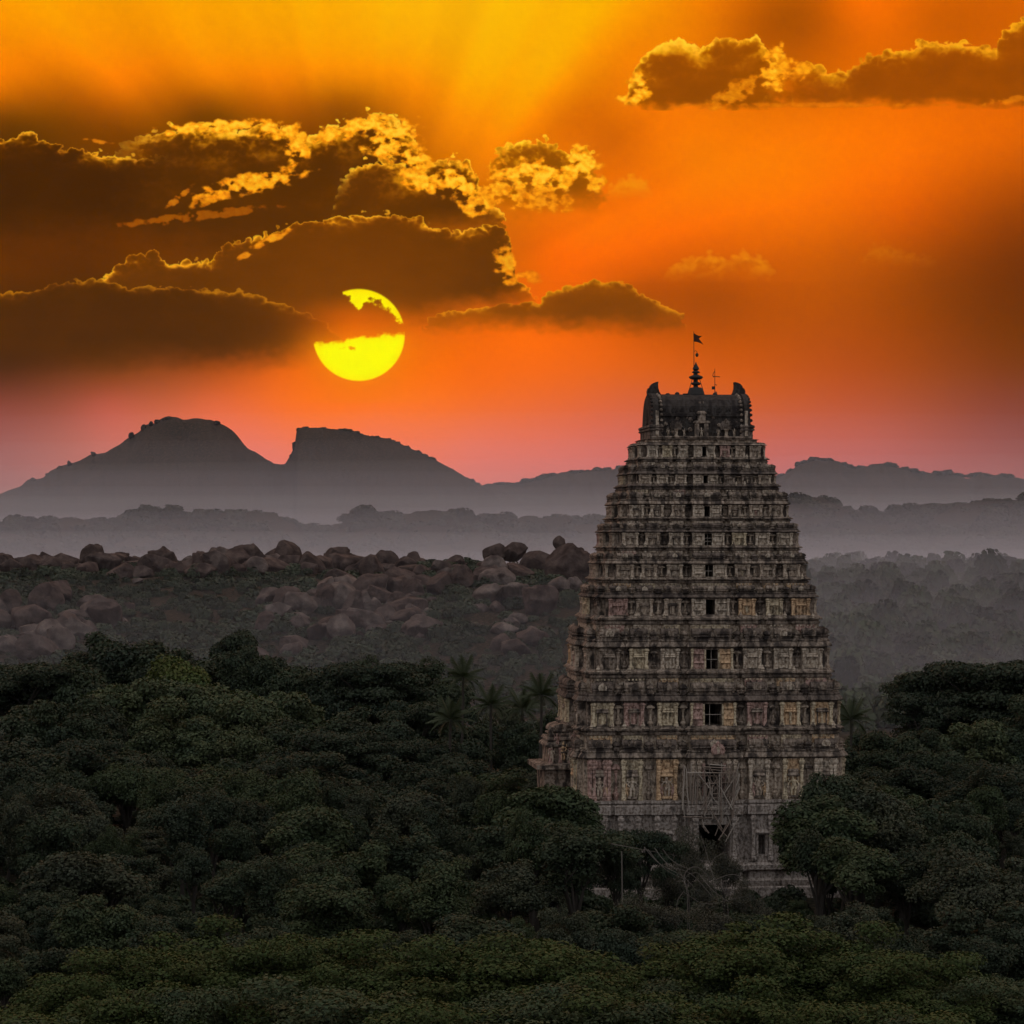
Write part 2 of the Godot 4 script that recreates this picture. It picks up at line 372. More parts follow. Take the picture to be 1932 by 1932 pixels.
# ---------------------------------------------------------------- shapes
class Shape:
	var v := PackedVector3Array()
	var n := PackedVector3Array()
	var c := PackedColorArray()
	var ix := PackedInt32Array()

	# corners run counterclockwise seen from outside
	func quad(a: Vector3, b: Vector3, p: Vector3, d: Vector3, col := Color.WHITE) -> void:
		var nn := (p - a).cross(d - b)
		if nn.length_squared() < 1e-14:
			return
		nn = nn.normalized()
		var k := v.size()
		v.append_array([a, b, p, d])
		n.append_array([nn, nn, nn, nn])
		c.append_array([col, col, col, col])
		ix.append_array([k, k + 2, k + 1, k, k + 3, k + 2])

	func tri(a: Vector3, b: Vector3, p: Vector3, col := Color.WHITE) -> void:
		var nn := (b - a).cross(p - a)
		if nn.length_squared() < 1e-14:
			return
		nn = nn.normalized()
		var k := v.size()
		v.append_array([a, b, p])
		n.append_array([nn, nn, nn])
		c.append_array([col, col, col])
		ix.append_array([k, k + 2, k + 1])

	func box(lo: Vector3, hi: Vector3, col := Color.WHITE) -> void:
		sweep(PackedVector2Array([Vector2(lo.x, hi.z), Vector2(hi.x, hi.z), Vector2(hi.x, lo.z), Vector2(lo.x, lo.z)]), [Vector2(0, lo.y), Vector2(0, hi.y)], col)

	static func grown(plan: PackedVector2Array, by: float) -> PackedVector2Array:
		var out := PackedVector2Array()
		var m := plan.size()
		for i in m:
			var t0 := (plan[i] - plan[(i + m - 1) % m]).normalized()
			var t1 := (plan[(i + 1) % m] - plan[i]).normalized()
			var n0 := Vector2(-t0.y, t0.x)
			var n1 := Vector2(-t1.y, t1.x)
			out.append(plan[i] + (n0 + n1) * (by / maxf(0.3, 1.0 + n0.dot(n1))))
		return out

	# a moulding: the profile (outward, up) carried round the plan (x, z; front edge from left to right first)
	func sweep(plan: PackedVector2Array, profile: Array, col := Color.WHITE, top := true, bottom := true) -> void:
		var m := plan.size()
		var before := grown(plan, profile[0].x)
		if bottom:
			cap(before, profile[0].y, false, col)
		for k in range(1, profile.size()):
			var after := grown(plan, profile[k].x)
			for i in m:
				var j := (i + 1) % m
				quad(Vector3(before[i].x, profile[k - 1].y, before[i].y), Vector3(before[j].x, profile[k - 1].y, before[j].y), Vector3(after[j].x, profile[k].y, after[j].y), Vector3(after[i].x, profile[k].y, after[i].y), col)
			before = after
		if top:
			cap(before, profile[-1].y, true, col)

	func cap(plan: PackedVector2Array, y: float, up: bool, col: Color) -> void:
		var t := Geometry2D.triangulate_polygon(plan)
		for i in range(0, t.size(), 3):
			var a := Vector3(plan[t[i]].x, y, plan[t[i]].y)
			var b := Vector3(plan[t[i + 1]].x, y, plan[t[i + 1]].y)
			var d := Vector3(plan[t[i + 2]].x, y, plan[t[i + 2]].y)
			if ((b - a).cross(d - a).y > 0.0) == up:
				tri(a, b, d, col)
			else:
				tri(a, d, b, col)

	# round section along a line of points, smooth sides
	func tube(pts: Array, radii: Array, sides := 6, col := Color.WHITE) -> void:
		var rings := []
		var prev := Vector3.ZERO
		for i in pts.size():
			var t: Vector3 = (pts[mini(i + 1, pts.size() - 1)] - pts[maxi(i - 1, 0)]).normalized()
			var a := t.cross(Vector3.RIGHT if absf(t.x) < 0.8 else Vector3.FORWARD).normalized() if prev == Vector3.ZERO else (prev - t * prev.dot(t)).normalized()
			prev = a
			var b := t.cross(a)
			var k := v.size()
			for s in sides:
				var d := a * cos(TAU * s / sides) + b * sin(TAU * s / sides)
				v.append(pts[i] + d * radii[i])
				n.append(d)
				c.append(col)
			rings.append(k)
		for i in pts.size() - 1:
			for s in sides:
				var s1 := (s + 1) % sides
				var p: int = rings[i]
				var q: int = rings[i + 1]
				ix.append_array([p + s, q + s, p + s1, p + s1, q + s, q + s1])
		var last: int = rings[-1]
		var k := v.size()
		v.append(pts[-1])
		n.append((pts[-1] - pts[-2]).normalized())
		c.append(col)
		for s in sides:
			ix.append_array([last + s, k, last + (s + 1) % sides])

	# turned body about y: profile of (radius, height)
	func lathe(profile: Array, sides := 12, at := Vector3.ZERO, col := Color.WHITE) -> void:
		for i in profile.size() - 1:
			for s in sides:
				var a0 := TAU * s / sides
				var a1 := TAU * (s + 1) / sides
				var p: Vector2 = profile[i]
				var q: Vector2 = profile[i + 1]
				quad(at + Vector3(sin(a0) * p.x, p.y, cos(a0) * p.x), at + Vector3(sin(a1) * p.x, p.y, cos(a1) * p.x), at + Vector3(sin(a1) * q.x, q.y, cos(a1) * q.x), at + Vector3(sin(a0) * q.x, q.y, cos(a0) * q.x), col)

	# a flat outline (x, y; counterclockwise) given a thickness along z
	func plate(outline: PackedVector2Array, z0: float, z1: float, col := Color.WHITE) -> void:
		var t := Geometry2D.triangulate_polygon(outline)
		for i in range(0, t.size(), 3):
			var a := outline[t[i]]
			var b := outline[t[i + 1]]
			var d := outline[t[i + 2]]
			if (b - a).cross(d - a) < 0.0:
				var w := b
				b = d
				d = w
			tri(Vector3(a.x, a.y, z1), Vector3(b.x, b.y, z1), Vector3(d.x, d.y, z1), col)
			tri(Vector3(a.x, a.y, z0), Vector3(d.x, d.y, z0), Vector3(b.x, b.y, z0), col)
		var m := outline.size()
		for i in m:
			var a := outline[i]
			var b := outline[(i + 1) % m]
			quad(Vector3(a.x, a.y, z1), Vector3(a.x, a.y, z0), Vector3(b.x, b.y, z0), Vector3(b.x, b.y, z1), col)

	func join(o: Shape, t: Transform3D, tint := Color.WHITE) -> void:
		var k := v.size()
		for i in o.v.size():
			v.append(t * o.v[i])
			n.append((t.basis * o.n[i]).normalized())
			c.append(o.c[i] * tint)
		for i in o.ix:
			ix.append(i + k)

	func mesh() -> ArrayMesh:
		var arr := []
		arr.resize(Mesh.ARRAY_MAX)
		arr[Mesh.ARRAY_VERTEX] = v
		arr[Mesh.ARRAY_NORMAL] = n
		arr[Mesh.ARRAY_COLOR] = c
		arr[Mesh.ARRAY_INDEX] = ix
		var m := ArrayMesh.new()
		if v.size():
			m.add_surface_from_arrays(Mesh.PRIMITIVE_TRIANGLES, arr)
		return m

func rect(w: float, d: float, at := Vector2.ZERO) -> PackedVector2Array:
	return PackedVector2Array([at + Vector2(-w, d), at + Vector2(w, d), at + Vector2(w, -d), at + Vector2(-w, -d)])

# a grid of points (rows of columns) as one smooth sheet, front side up
func sheet(rows: Array, colors: Array = []) -> ArrayMesh:
	var s := Shape.new()
	var m: int = rows[0].size()
	for j in rows.size():
		for i in m:
			var px: Vector3 = rows[j][mini(i + 1, m - 1)] - rows[j][maxi(i - 1, 0)]
			var pz: Vector3 = rows[mini(j + 1, rows.size() - 1)][i] - rows[maxi(j - 1, 0)][i]
			var nn := px.cross(pz)
			s.n.append((nn if nn.y > 0.0 else -nn).normalized())
			s.v.append(rows[j][i])
			s.c.append(colors[j][i] if colors else Color.WHITE)
	for j in rows.size() - 1:
		for i in m - 1:
			var a := j * m + i
			var p := s.v[a]
			if (s.v[a + 1] - p).cross(s.v[a + m] - p).y > 0.0:
				s.ix.append_array([a, a + m, a + 1, a + 1, a + m, a + m + 1])
			else:
				s.ix.append_array([a, a + 1, a + m, a + 1, a + m + 1, a + m])
	return s.mesh()

# ---------------------------------------------------------------- nodes
var taken := {}

func numbered(called: String) -> String:
	taken[called] = taken.get(called, -1) + 1
	return called if taken[called] == 0 else "%s_%03d" % [called, taken[called]]

func put(called: String, mesh: Mesh, mat: Material, parent: Node3D = null, at := Transform3D()) -> MeshInstance3D:
	var o := MeshInstance3D.new()
	o.name = numbered(called) if parent == null else called
	o.mesh = mesh
	o.material_override = mat
	o.transform = at
	(parent if parent else self).add_child(o, true)
	return o

func thing(called: String, label: String, category: String, at := Vector3.ZERO, group := "") -> Node3D:
	var o := Node3D.new()
	o.name = numbered(called)
	o.position = at
	add_child(o, true)
	tag(o, label, category, group)
	return o

func tag(o: Node3D, label: String, category: String, group := "") -> void:
	o.set_meta("label", label)
	o.set_meta("category", category)
	if group:
		o.set_meta("group", group)

func kind(o: Node3D, k: String) -> Node3D:
	o.set_meta("kind", k)
	return o

func sub(called: String, parent: Node3D, at := Transform3D()) -> Node3D:
	var o := Node3D.new()
	o.name = called
	o.transform = at
	parent.add_child(o, true)
	return o

func spot(u: float, v: float, d: float) -> Vector3:
	return Vector3((u - 966.0) * K * d, EYE_Y + (1040.0 - v) * K * d, -d)

# ---------------------------------------------------------------- materials
var mats := {}

func noise(seed_: int, freq: float, octaves := 4, type := FastNoiseLite.TYPE_SIMPLEX_SMOOTH) -> FastNoiseLite:
	var f := FastNoiseLite.new()
	f.seed = seed_
	f.frequency = freq
	f.fractal_octaves = octaves
	f.noise_type = type
	return f

func noise_picture(seed_: int, freq: float, size: int, ramp: Array, octaves := 5) -> NoiseTexture2D:
	var t := NoiseTexture2D.new()
	t.noise = noise(seed_, freq, octaves)
	t.width = size
	t.height = size
	t.seamless = true
	var g := Gradient.new()
	g.offsets = PackedFloat32Array(ramp.map(func(x): return x[0]))
	g.colors = PackedColorArray(ramp.map(func(x): return x[1]))
	t.color_ramp = g
	return t

func bump_picture(seed_: int, freq: float, size := 512) -> NoiseTexture2D:
	var t := NoiseTexture2D.new()
	t.noise = noise(seed_, freq, 5)
	t.width = size
	t.height = size
	t.seamless = true
	return t

var tex := {}

func make_textures() -> void:
	tex.grain = noise_picture(3, 0.022, 512, [[0.0, Color(0.45, 0.41, 0.38)], [0.36, Color(0.76, 0.73, 0.70)], [0.52, Color(0.92, 0.91, 0.89)], [0.75, Color(1, 1, 1)], [1.0, Color(0.95, 0.90, 0.84)]])
	# run-off: black growth in patches, mixed over the plaster by its alpha
	tex.growth = noise_picture(8, 0.016, 512, [[0.0, Color(0.14, 0.12, 0.12, 0.95)], [0.36, Color(0.16, 0.14, 0.135, 0.88)], [0.47, Color(0.22, 0.19, 0.17, 0.5)], [0.58, Color(0.3, 0.26, 0.23, 0.08)], [1.0, Color(0.2, 0.18, 0.15, 0.0)]])
	tex.growth_less = noise_picture(9, 0.016, 512, [[0.0, Color(0.16, 0.14, 0.13, 0.85)], [0.25, Color(0.2, 0.17, 0.15, 0.65)], [0.36, Color(0.28, 0.24, 0.21, 0.18)], [0.45, Color(0.3, 0.26, 0.22, 0.0)], [1.0, Color(0.2, 0.18, 0.15, 0.0)]])
	tex.pits = bump_picture(14, 0.05)
	tex.rock = noise_picture(21, 0.02, 512, [[0.0, Color(0.42, 0.38, 0.37)], [0.45, Color(0.74, 0.70, 0.68)], [0.7, Color(1, 0.97, 0.94)], [1.0, Color(0.82, 0.76, 0.72)]])
	tex.scrub = noise_picture(31, 0.03, 512, [[0.0, Color(0.22, 0.24, 0.16)], [0.4, Color(0.36, 0.36, 0.25)], [0.55, Color(0.52, 0.47, 0.38)], [0.72, Color(0.78, 0.70, 0.62)], [1.0, Color(0.9, 0.82, 0.74)]])

# linear base colour in, material out
func plain(called: String, r: float, g: float, b: float, rough := 0.95) -> StandardMaterial3D:
	if mats.has(called):
		return mats[called]
	var m := StandardMaterial3D.new()
	m.resource_name = called
	m.albedo_color = Color(r, g, b).linear_to_srgb()
	m.roughness = rough
	m.metallic_specular = 0.25
	m.vertex_color_use_as_albedo = true
	mats[called] = m
	return m

func plaster(called: String, r: float, g: float, b: float, grown := "growth_less") -> StandardMaterial3D:
	if mats.has(called):
		return mats[called]
	var m := plain(called, r, g, b)
	m.albedo_texture = tex.grain
	m.uv1_triplanar = true
	m.uv1_world_triplanar = true
	m.uv1_scale = Vector3(0.30, 0.22, 0.30)
	m.detail_enabled = true
	m.detail_blend_mode = BaseMaterial3D.BLEND_MODE_MIX
	m.detail_albedo = tex[grown]
	m.detail_uv_layer = BaseMaterial3D.DETAIL_UV_2
	m.uv2_triplanar = true
	m.uv2_world_triplanar = true
	m.uv2_scale = Vector3(0.13, 0.06, 0.13)
	m.heightmap_enabled = true
	m.heightmap_texture = tex.pits
	m.heightmap_scale = 5.0
	return m

func rocky(called: String, r: float, g: float, b: float, picture := "rock", scale_ := 0.03, relief := 30.0) -> StandardMaterial3D:
	if mats.has(called):
		return mats[called]
	var m := plain(called, r, g, b)
	m.albedo_texture = tex[picture]
	m.uv1_triplanar = true
	m.uv1_world_triplanar = true
	m.uv1_scale = Vector3.ONE * scale_
	m.heightmap_enabled = true
	m.heightmap_texture = tex.pits
	m.heightmap_scale = relief
	return m

func leafy(called: String, r: float, g: float, b: float) -> StandardMaterial3D:
	if mats.has(called):
		return mats[called]
	var m := plain(called, r, g, b, 0.7)
	m.cull_mode = BaseMaterial3D.CULL_DISABLED
	m.backlight_enabled = true
	m.backlight = Color(0.45, 0.5, 0.2)
	return m

func make_materials() -> void:
	make_textures()
	plaster("peach_plaster", 0.62, 0.42, 0.26)
	plaster("pink_plaster", 0.46, 0.30, 0.26)
	plaster("cream_plaster", 0.57, 0.47, 0.335)
	plaster("grey_plaster", 0.46, 0.37, 0.295)
	plaster("pale_plaster", 0.53, 0.44, 0.355)
	plaster("weathered_plaster", 0.34, 0.27, 0.22, "growth")
	plaster("mossy_stone", 0.19, 0.15, 0.128, "growth")
	plaster("black_stone", 0.055, 0.048, 0.046, "growth")
	plaster("granite", 0.36, 0.305, 0.275)
	plain("dark_iron", 0.03, 0.027, 0.026, 0.7)
	plain("bamboo", 0.20, 0.15, 0.12)
	plain("pale_wood", 0.30, 0.25, 0.21)
	plain("dead_wood", 0.11, 0.095, 0.082)
	plain("bark", 0.045, 0.038, 0.032)
	plain("cloth", 0.05, 0.02, 0.015)

# ---------------------------------------------------------------- land
var lumps := FastNoiseLite.new()

func ridge_height(x: float, d: float) -> float:
	var u := 966.0 + x / (K * d)
	var crest := 26.0 + 2.5 * lumps.get_noise_2d(x * 0.9, 40.0)
	crest *= 1.0 - smoothstep(1100.0, 1330.0, u)
	var up := pow(smoothstep(455.0, 715.0, d), 0.85) * (1.0 - smoothstep(735.0, 950.0, d))
	return crest * up + 2.2 * lumps.get_noise_2d(x * 2.2, d * 2.2) * up - 0.4

func rise_height(x: float, d: float) -> float:
	var u := 966.0 + x / (K * d)
	var up := smoothstep(480.0, 1500.0, d) * (1.0 - smoothstep(1600.0, 2300.0, d))
	return (19.0 + 5.0 * lumps.get_noise_2d(x * 0.5, d * 0.5)) * up * smoothstep(1150.0, 1420.0, u) - 0.5

func polyline(points: Array, u: float) -> float:
	for k in points.size() - 1:
		if u <= points[k + 1][0]:
			return lerpf(points[k][1], points[k + 1][1], clampf((u - points[k][0]) / (points[k + 1][0] - points[k][0]), 0.0, 1.0))
	return points[-1][1]

# a ridge of land whose skyline runs through the given bearings, sloping down to the plain before and behind it
func range_mesh(skyline: Array, d: float, depth: float, rough: float, rng_seed: int, step: float) -> ArrayMesh:
	var f := noise(rng_seed, 1.0 / 90.0, 5)
	var rows := []
	var across: Array = [-1.0, -0.86, -0.72, -0.6, -0.5, -0.42, -0.34, -0.27, -0.2, -0.14, -0.09, -0.045, 0.0, 0.06, 0.2, 0.5, 1.0]
	var from: float = skyline[0][0]
	var to: float = skyline[-1][0]
	var count := int((to - from) / step)
	for t: float in across:
		var row := []
		for i in count + 1:
			var u := lerpf(from, to, i / float(count))
			var top := EYE_Y + (1040.0 - polyline(skyline, u)) * K * d
			var x := (u - 966.0) * K * d
			var fall := pow(1.0 - absf(t), 1.35) if t < 0.0 else 1.0 - t
			var wild := f.get_noise_2d(x, t * depth) * rough * (1.0 if absf(t) < 0.999 else 0.0)
			row.append(Vector3(x * (1.0 + t * depth / d), top * fall + wild * (fall if t != 0.0 else 0.35) - (4.0 if absf(t) > 0.99 else 0.0), -(d + t * depth)))
		rows.append(row)
	return sheet(rows)

const MASSIF := [[-260, 985], [-150, 955], [-60, 944], [0, 932], [22, 923], [40, 916], [52, 906], [82, 903], [95, 890], [118, 882], [150, 872], [170, 858], [200, 852], [225, 838], [245, 822], [262, 812], [275, 800], [290, 798], [304, 791], [318, 787], [336, 790], [345, 795], [375, 790], [398, 791], [420, 800], [437, 812], [448, 824], [458, 838], [468, 848], [480, 852], [500, 866], [518, 877], [530, 878], [538, 877], [543, 868], [552, 852], [556, 845], [557, 830], [560, 812], [566, 808], [595, 806], [640, 810], [690, 818], [730, 828], [770, 844], [800, 857], [830, 873], [860, 890], [890, 908], [920, 922], [1000, 950], [1100, 985]]
const FAR_RANGE := [[780, 985], [860, 930], [910, 917], [950, 914], [990, 908], [1020, 902], [1040, 897], [1080, 893], [1120, 886], [1170, 884], [1230, 882], [1300, 892], [1380, 905], [1440, 908], [1465, 900], [1492, 886], [1510, 876], [1525, 872], [1540, 864], [1552, 868], [1580, 872], [1610, 883], [1640, 881], [1665, 877], [1690, 880], [1720, 889], [1745, 893], [1800, 894], [1830, 898], [1870, 896], [1900, 900], [1935, 905], [2020, 915], [2150, 925]]
const LOW_HILLS := [[-250, 980], [-100, 985], [0, 988], [60, 984], [130, 980], [200, 986], [250, 970], [275, 964], [300, 966], [350, 974], [410, 968], [470, 972], [520, 978], [548, 990], [575, 1006], [620, 998], [660, 978], [690, 964], [740, 976], [800, 970], [850, 966], [900, 972], [960, 982], [1040, 984], [1130, 978], [1250, 982], [1400, 950], [1470, 938], [1510, 942], [1548, 940], [1580, 956], [1610, 968], [1660, 972], [1700, 964], [1760, 960], [1820, 952], [1880, 944], [1940, 940], [2050, 935], [2200, 940]]

func build_land() -> void:
	lumps.seed = 4
	lumps.frequency = 1.0 / 60.0
	lumps.fractal_octaves = 4
	var earth := rocky("dry_earth", 0.05, 0.05, 0.034, "scrub", 0.06, 20.0)
	var rows := []
	for j in 15:
		var row := []
		var d: float = [-600, -100, 60, 110, 160, 210, 260, 320, 420, 600, 900, 1600, 3000, 5000, 6900][j]
		for i in 25:
			row.append(Vector3((i - 12) * (60.0 + maxf(d, 0.0) * 0.25), 0.25 * lumps.get_noise_2d(i * 40.0, d), -d))
		rows.append(row)
	kind(put("ground", sheet(rows), earth), "structure")

	var hill_rock := rocky("hill_scrub", 0.10, 0.085, 0.075, "scrub", 0.012, 200.0)
	var m1 := put("mountain", range_mesh(MASSIF, 4300.0, 1100.0, 16.0, 51, 3.0), hill_rock)
	kind(m1, "structure")
	var m2 := put("mountain_range", range_mesh(FAR_RANGE, 5400.0, 1200.0, 22.0, 52, 4.0), hill_rock)
	kind(m2, "structure")
	var m3 := put("low_hills", range_mesh(LOW_HILLS, 2700.0, 700.0, 14.0, 53, 4.0), rocky("low_hill_scrub", 0.07, 0.065, 0.05, "scrub", 0.02, 150.0))
	kind(m3, "structure")

	# the rocky ridge before the hills
	rows = []
	for j in 46:
		var row := []
		var d := 450.0 + j * 11.5
		for i in 90:
			var x := -215.0 + i * 3.1
			row.append(Vector3(x, ridge_height(x, d), -d))
		rows.append(row)
	var ridge := put("rocky_ridge", sheet(rows), rocky("ridge_earth", 0.075, 0.068, 0.056, "scrub", 0.05, 50.0))
	kind(ridge, "structure")
	rows = []
	for j in 40:
		var row := []
		var d := 470.0 + j * 47.0
		for i in 50:
			var x := (1110.0 + i * 24.0 - 966.0) * K * d
			row.append(Vector3(x, rise_height(x, d), -d))
		rows.append(row)
	kind(put("wooded_rise", sheet(rows), rocky("rise_earth", 0.11, 0.10, 0.08, "scrub", 0.03, 60.0)), "structure")

	build_boulders(ridge)
	build_far_growth()
	build_mist()

# ---------------------------------------------------------------- boulders
func boulder_mesh(rng_seed: int, blocky: float) -> ArrayMesh:
	var f := noise(rng_seed, 0.55, 4)
	var s := Shape.new()
	var rings := 17
	var sides := 26
	var rows := []
	var rng := RandomNumberGenerator.new()
	rng.seed = rng_seed
	var cuts := []
	for k in 13:
		cuts.append([Vector3(rng.randfn(), rng.randfn() * 0.7, rng.randfn()).normalized(), rng.randf_range(0.26, 0.44)])
	for j in rings + 1:
		var row := []
		var lat := PI * (j / float(rings) - 0.5)
		for i in sides + 1:
			var lon := TAU * (i % sides) / sides
			var p := Vector3(cos(lat) * cos(lon), sin(lat), cos(lat) * sin(lon))
			var q := Vector3(signf(p.x) * pow(absf(p.x), blocky), signf(p.y) * pow(absf(p.y), blocky), signf(p.z) * pow(absf(p.z), blocky))
			var r := 1.0 + 0.30 * f.get_noise_3dv(p * 1.6) + 0.10 * f.get_noise_3dv(p * 5.0)
			var w := q * r * 0.5
			for c in cuts:
				w -= c[0] * maxf(0.0, w.dot(c[0]) - c[1]) * 0.93
			row.append(w)
		rows.append(row)
	for j in rings + 1:
		for i in sides + 1:
			var px: Vector3 = rows[j][(i + 1) % sides] - rows[j][(i - 1 + sides) % sides]
			var py: Vector3 = rows[mini(j + 1, rings)][i] - rows[maxi(j - 1, 0)][i]
			var nn := py.cross(px)
			if nn.length_squared() < 1e-9:
				nn = rows[j][i]
			s.n.append(nn.normalized())
			s.v.append(rows[j][i])
			s.c.append(Color.WHITE)
	var m := sides + 1
	for j in rings:
		for i in sides:
			var a := j * m + i
			s.ix.append_array([a, a + 1, a + m, a + 1, a + m + 1, a + m])
	return s.mesh()

# centre bearing (u, v), width and height in chart units, and a label where it can be told apart
const ROCKS := [
	[932, 1042, 42, 38, 0, "huge rounded boulder with an undercut side, leaning against its twin on the ridge crest"], [969, 1040, 46, 36, 0, "huge rounded boulder topping the rocky ridge, joined to an undercut one"],
	[860, 1061, 36, 30, 0, "lone round boulder balanced on the ridge between larger blocks"], [1054, 1027, 24, 26, 0, "small knob of rock standing highest on the ridge, next to the temple tower"],
	[1076, 1038, 20, 16, 0, "small boulder just beyond the highest knob on the ridge"], [1095, 1040, 20, 16, 0, "low flat boulder on the ridge close beside the temple tower"],
	[1018, 1064, 76, 52, 0, "broad dome of bare rock behind the twin boulders"], [1070, 1078, 90, 84, 0, "tall bare rock wall close behind the temple tower"], [1086, 1105, 36, 28, 0, "pale rounded boulder touching the tower outline"],
	[918, 1088, 62, 42, 1, "large cracked rock block carrying the undercut boulder"], [980, 1086, 66, 42, 1, "large split rock block under the twin boulders"], [868, 1096, 52, 52, 1, "square rock block below the lone balanced boulder"],
	[920, 1130, 60, 46, 1, "tall pale rock face below the cracked block"], [972, 1128, 50, 46, 1, "square pale rock face under the split block"],
	[778, 1080, 70, 36, 0, "long humped boulder on the ridge crest before the balanced one"], [706, 1080, 50, 56, 0, "steep rounded boulder with a notch on the ridge crest"], [632, 1068, 98, 40, 0, "long sloping slab of rock along the ridge crest"],
	[764, 1110, 58, 58, 0, "big egg-shaped boulder below the humped one"], [667, 1148, 56, 78, 0, "tall rounded rock face halfway down the ridge"], [708, 1160, 38, 52, 0, "pale split boulder beside the tall rounded rock face"],
	[227, 1058, 34, 26, 1, "square-topped boulder on the ridge crest at the start of a stepped row"], [257, 1064, 36, 26, 0, "middle boulder of the stepped row on the ridge crest"], [287, 1072, 30, 26, 0, "last and lowest boulder of the stepped row on the ridge crest"],
	[327, 1075, 30, 32, 0, "dark rounded boulder after the stepped row on the ridge crest"], [380, 1061, 33, 18, 0, "flat cap boulder resting on a wider rock"], [376, 1080, 72, 30, 0, "wide rock under the flat cap boulder"],
	[527, 1051, 62, 28, 0, "domed boulder with a small peak crowning the ridge"], [512, 1074, 104, 36, 0, "broad rock base under the domed boulder"], [50, 1062, 44, 20, 0, "pair-topped low boulder near the end of the ridge"], [14, 1062, 34, 20, 0, "low dark boulder at the very end of the ridge"],
	[772, 1180, 66, 26, 0, "pale leaning slab low on the ridge slope"], [740, 1150, 40, 22, 0, "small pale boulder on the slope under the egg-shaped one"], [905, 1150, 34, 18, 0, "light pointed rock beside a bush on the slope"], [800, 1166, 40, 20, 0, "smooth pale slab beside the leaning one on the slope"],
	[950, 1188, 60, 30, 0, "pale rounded boulder low on the slope, in line with the balanced one"], [975, 1170, 40, 24, 0, "small grey boulder above the low pale one"], [600, 1130, 60, 30, 0, "half-buried boulder under the sloping slab"], [560, 1170, 46, 24, 0, "pale half-buried boulder low on the open slope"],
	[262, 1096, 26, 14, 0, "small pale boulder below the stepped row"], [180, 1140, 60, 30, 0, "grey slab in the rock field low on the slope"], [140, 1165, 70, 26, 0, "long grey slab lowest in the rock field"], [232, 1175, 24, 22, 0, "pale round boulder just above the dark treetops"],
	[60, 1195, 60, 44, 0, "large pale rock outcrop beside the dark treetops"], [20, 1222, 60, 40, 0, "pale rock outcrop lowest of all, above the flat dark trees"],
]

# heaps of rock on the slope: bearing, distance, spread of both
const HEAPS := [[150, 600, 50, 22], [60, 570, 40, 18], [640, 640, 50, 26], [700, 620, 40, 25], [770, 650, 36, 25], [760, 590, 30, 12], [930, 660, 44, 26], [960, 590, 30, 16], [1060, 680, 40, 24], [560, 590, 50, 20], [360, 690, 60, 14], [240, 690, 60, 14], [500, 690, 50, 14]]

func ridge_spot(u: float, v: float, half: float) -> Vector3:
	var d := 470.0
	while d < 724.0:
		var p := spot(u, v, d)
		if ridge_height(p.x, d) > p.y - half * K * d * 0.6:
			return p
		d += 3.0
	return spot(u, v, 724.0)

func build_boulders(ridge: Node3D) -> void:
	var rng := RandomNumberGenerator.new()
	rng.seed = 77
	var shapes := []
	for k in 8:
		shapes.append(boulder_mesh(200 + k, 0.82 if k < 5 else 0.55))
	var stone := [rocky("boulder_brown", 0.084, 0.064, 0.059), rocky("boulder_grey", 0.10, 0.080, 0.075), rocky("boulder_pale", 0.135, 0.113, 0.106)]
	for q in ROCKS:
		var p := ridge_spot(q[0], q[1], q[3] * 0.5)
		var size := K * -p.z
		var mat: Material = stone[2] if "pale" in q[5] else stone[0] if q[1] < 1100 else stone[1]
		var b := put("boulder", shapes[rng.randi_range(5, 7) if q[4] else rng.randi_range(0, 4)], mat, null, Transform3D(Basis(Vector3.UP, rng.randf() * TAU).scaled(Vector3(q[2] * size * 1.12, q[3] * size * 1.2, q[2] * size * 0.95)), p))
		tag(b, q[5], "boulder", "boulders on the rocky ridge")
	# the many others, part of the ridge
	for k in 300:
		var crest := k < 110
		var u := rng.randf_range(-60, 1120)
		var d := rng.randf_range(695, 728)
		if crest and u > 790.0:
			u -= 800.0
		if not crest:
			var c: Array = HEAPS[rng.randi_range(0, HEAPS.size() - 1)]
			u = c[0] + rng.randfn() * c[2]
			d = c[1] + rng.randfn() * c[3]
		var x := (u - 966.0) * K * d
		var w := rng.randf_range(3.0, 8.5) if crest else pow(rng.randf(), 1.3) * 8.5 + 1.6
		var h := w * rng.randf_range(0.6, 1.05)
		put("boulder", shapes[rng.randi_range(0, 7)], stone[mini(2, int(pow(rng.randf(), 1.6) * 3.0)) if not crest else 0], ridge, Transform3D(Basis.from_euler(Vector3(rng.randf_range(-0.3, 0.3), rng.randf() * TAU, rng.randf_range(-0.3, 0.3))).scaled_local(Vector3(w, h, w * rng.randf_range(0.7, 1.1))), Vector3(x, ridge_height(x, d) + h * 0.22, -d)))
	# tors along the crest of the far mountain
	var far := get_node("mountain")
	for q in [[132, 876, 9, 14], [62, 905, 15, 10], [92, 896, 14, 10], [112, 884, 12, 10], [176, 856, 12, 10], [247, 822, 14, 12], [270, 808, 12, 14], [284, 800, 9, 10], [296, 796, 10, 12], [318, 792, 24, 16], [340, 796, 12, 8], [410, 798, 14, 8], [550, 862, 12, 14], [556, 840, 12, 18], [1540, 868, 15, 10]]:
		var p := spot(q[0], q[1], 4285.0 if q[0] < 1200 else 5385.0)
		var size := K * -p.z
		put("boulder", shapes[rng.randi_range(0, 7)], hill_rock_again(), far if q[0] < 1200 else get_node("mountain_range"), Transform3D(Basis(Vector3.UP, rng.randf() * TAU).scaled(Vector3(q[2], q[3], q[2]) * size * 1.1), p))

func hill_rock_again() -> Material:
	return mats["hill_scrub"]

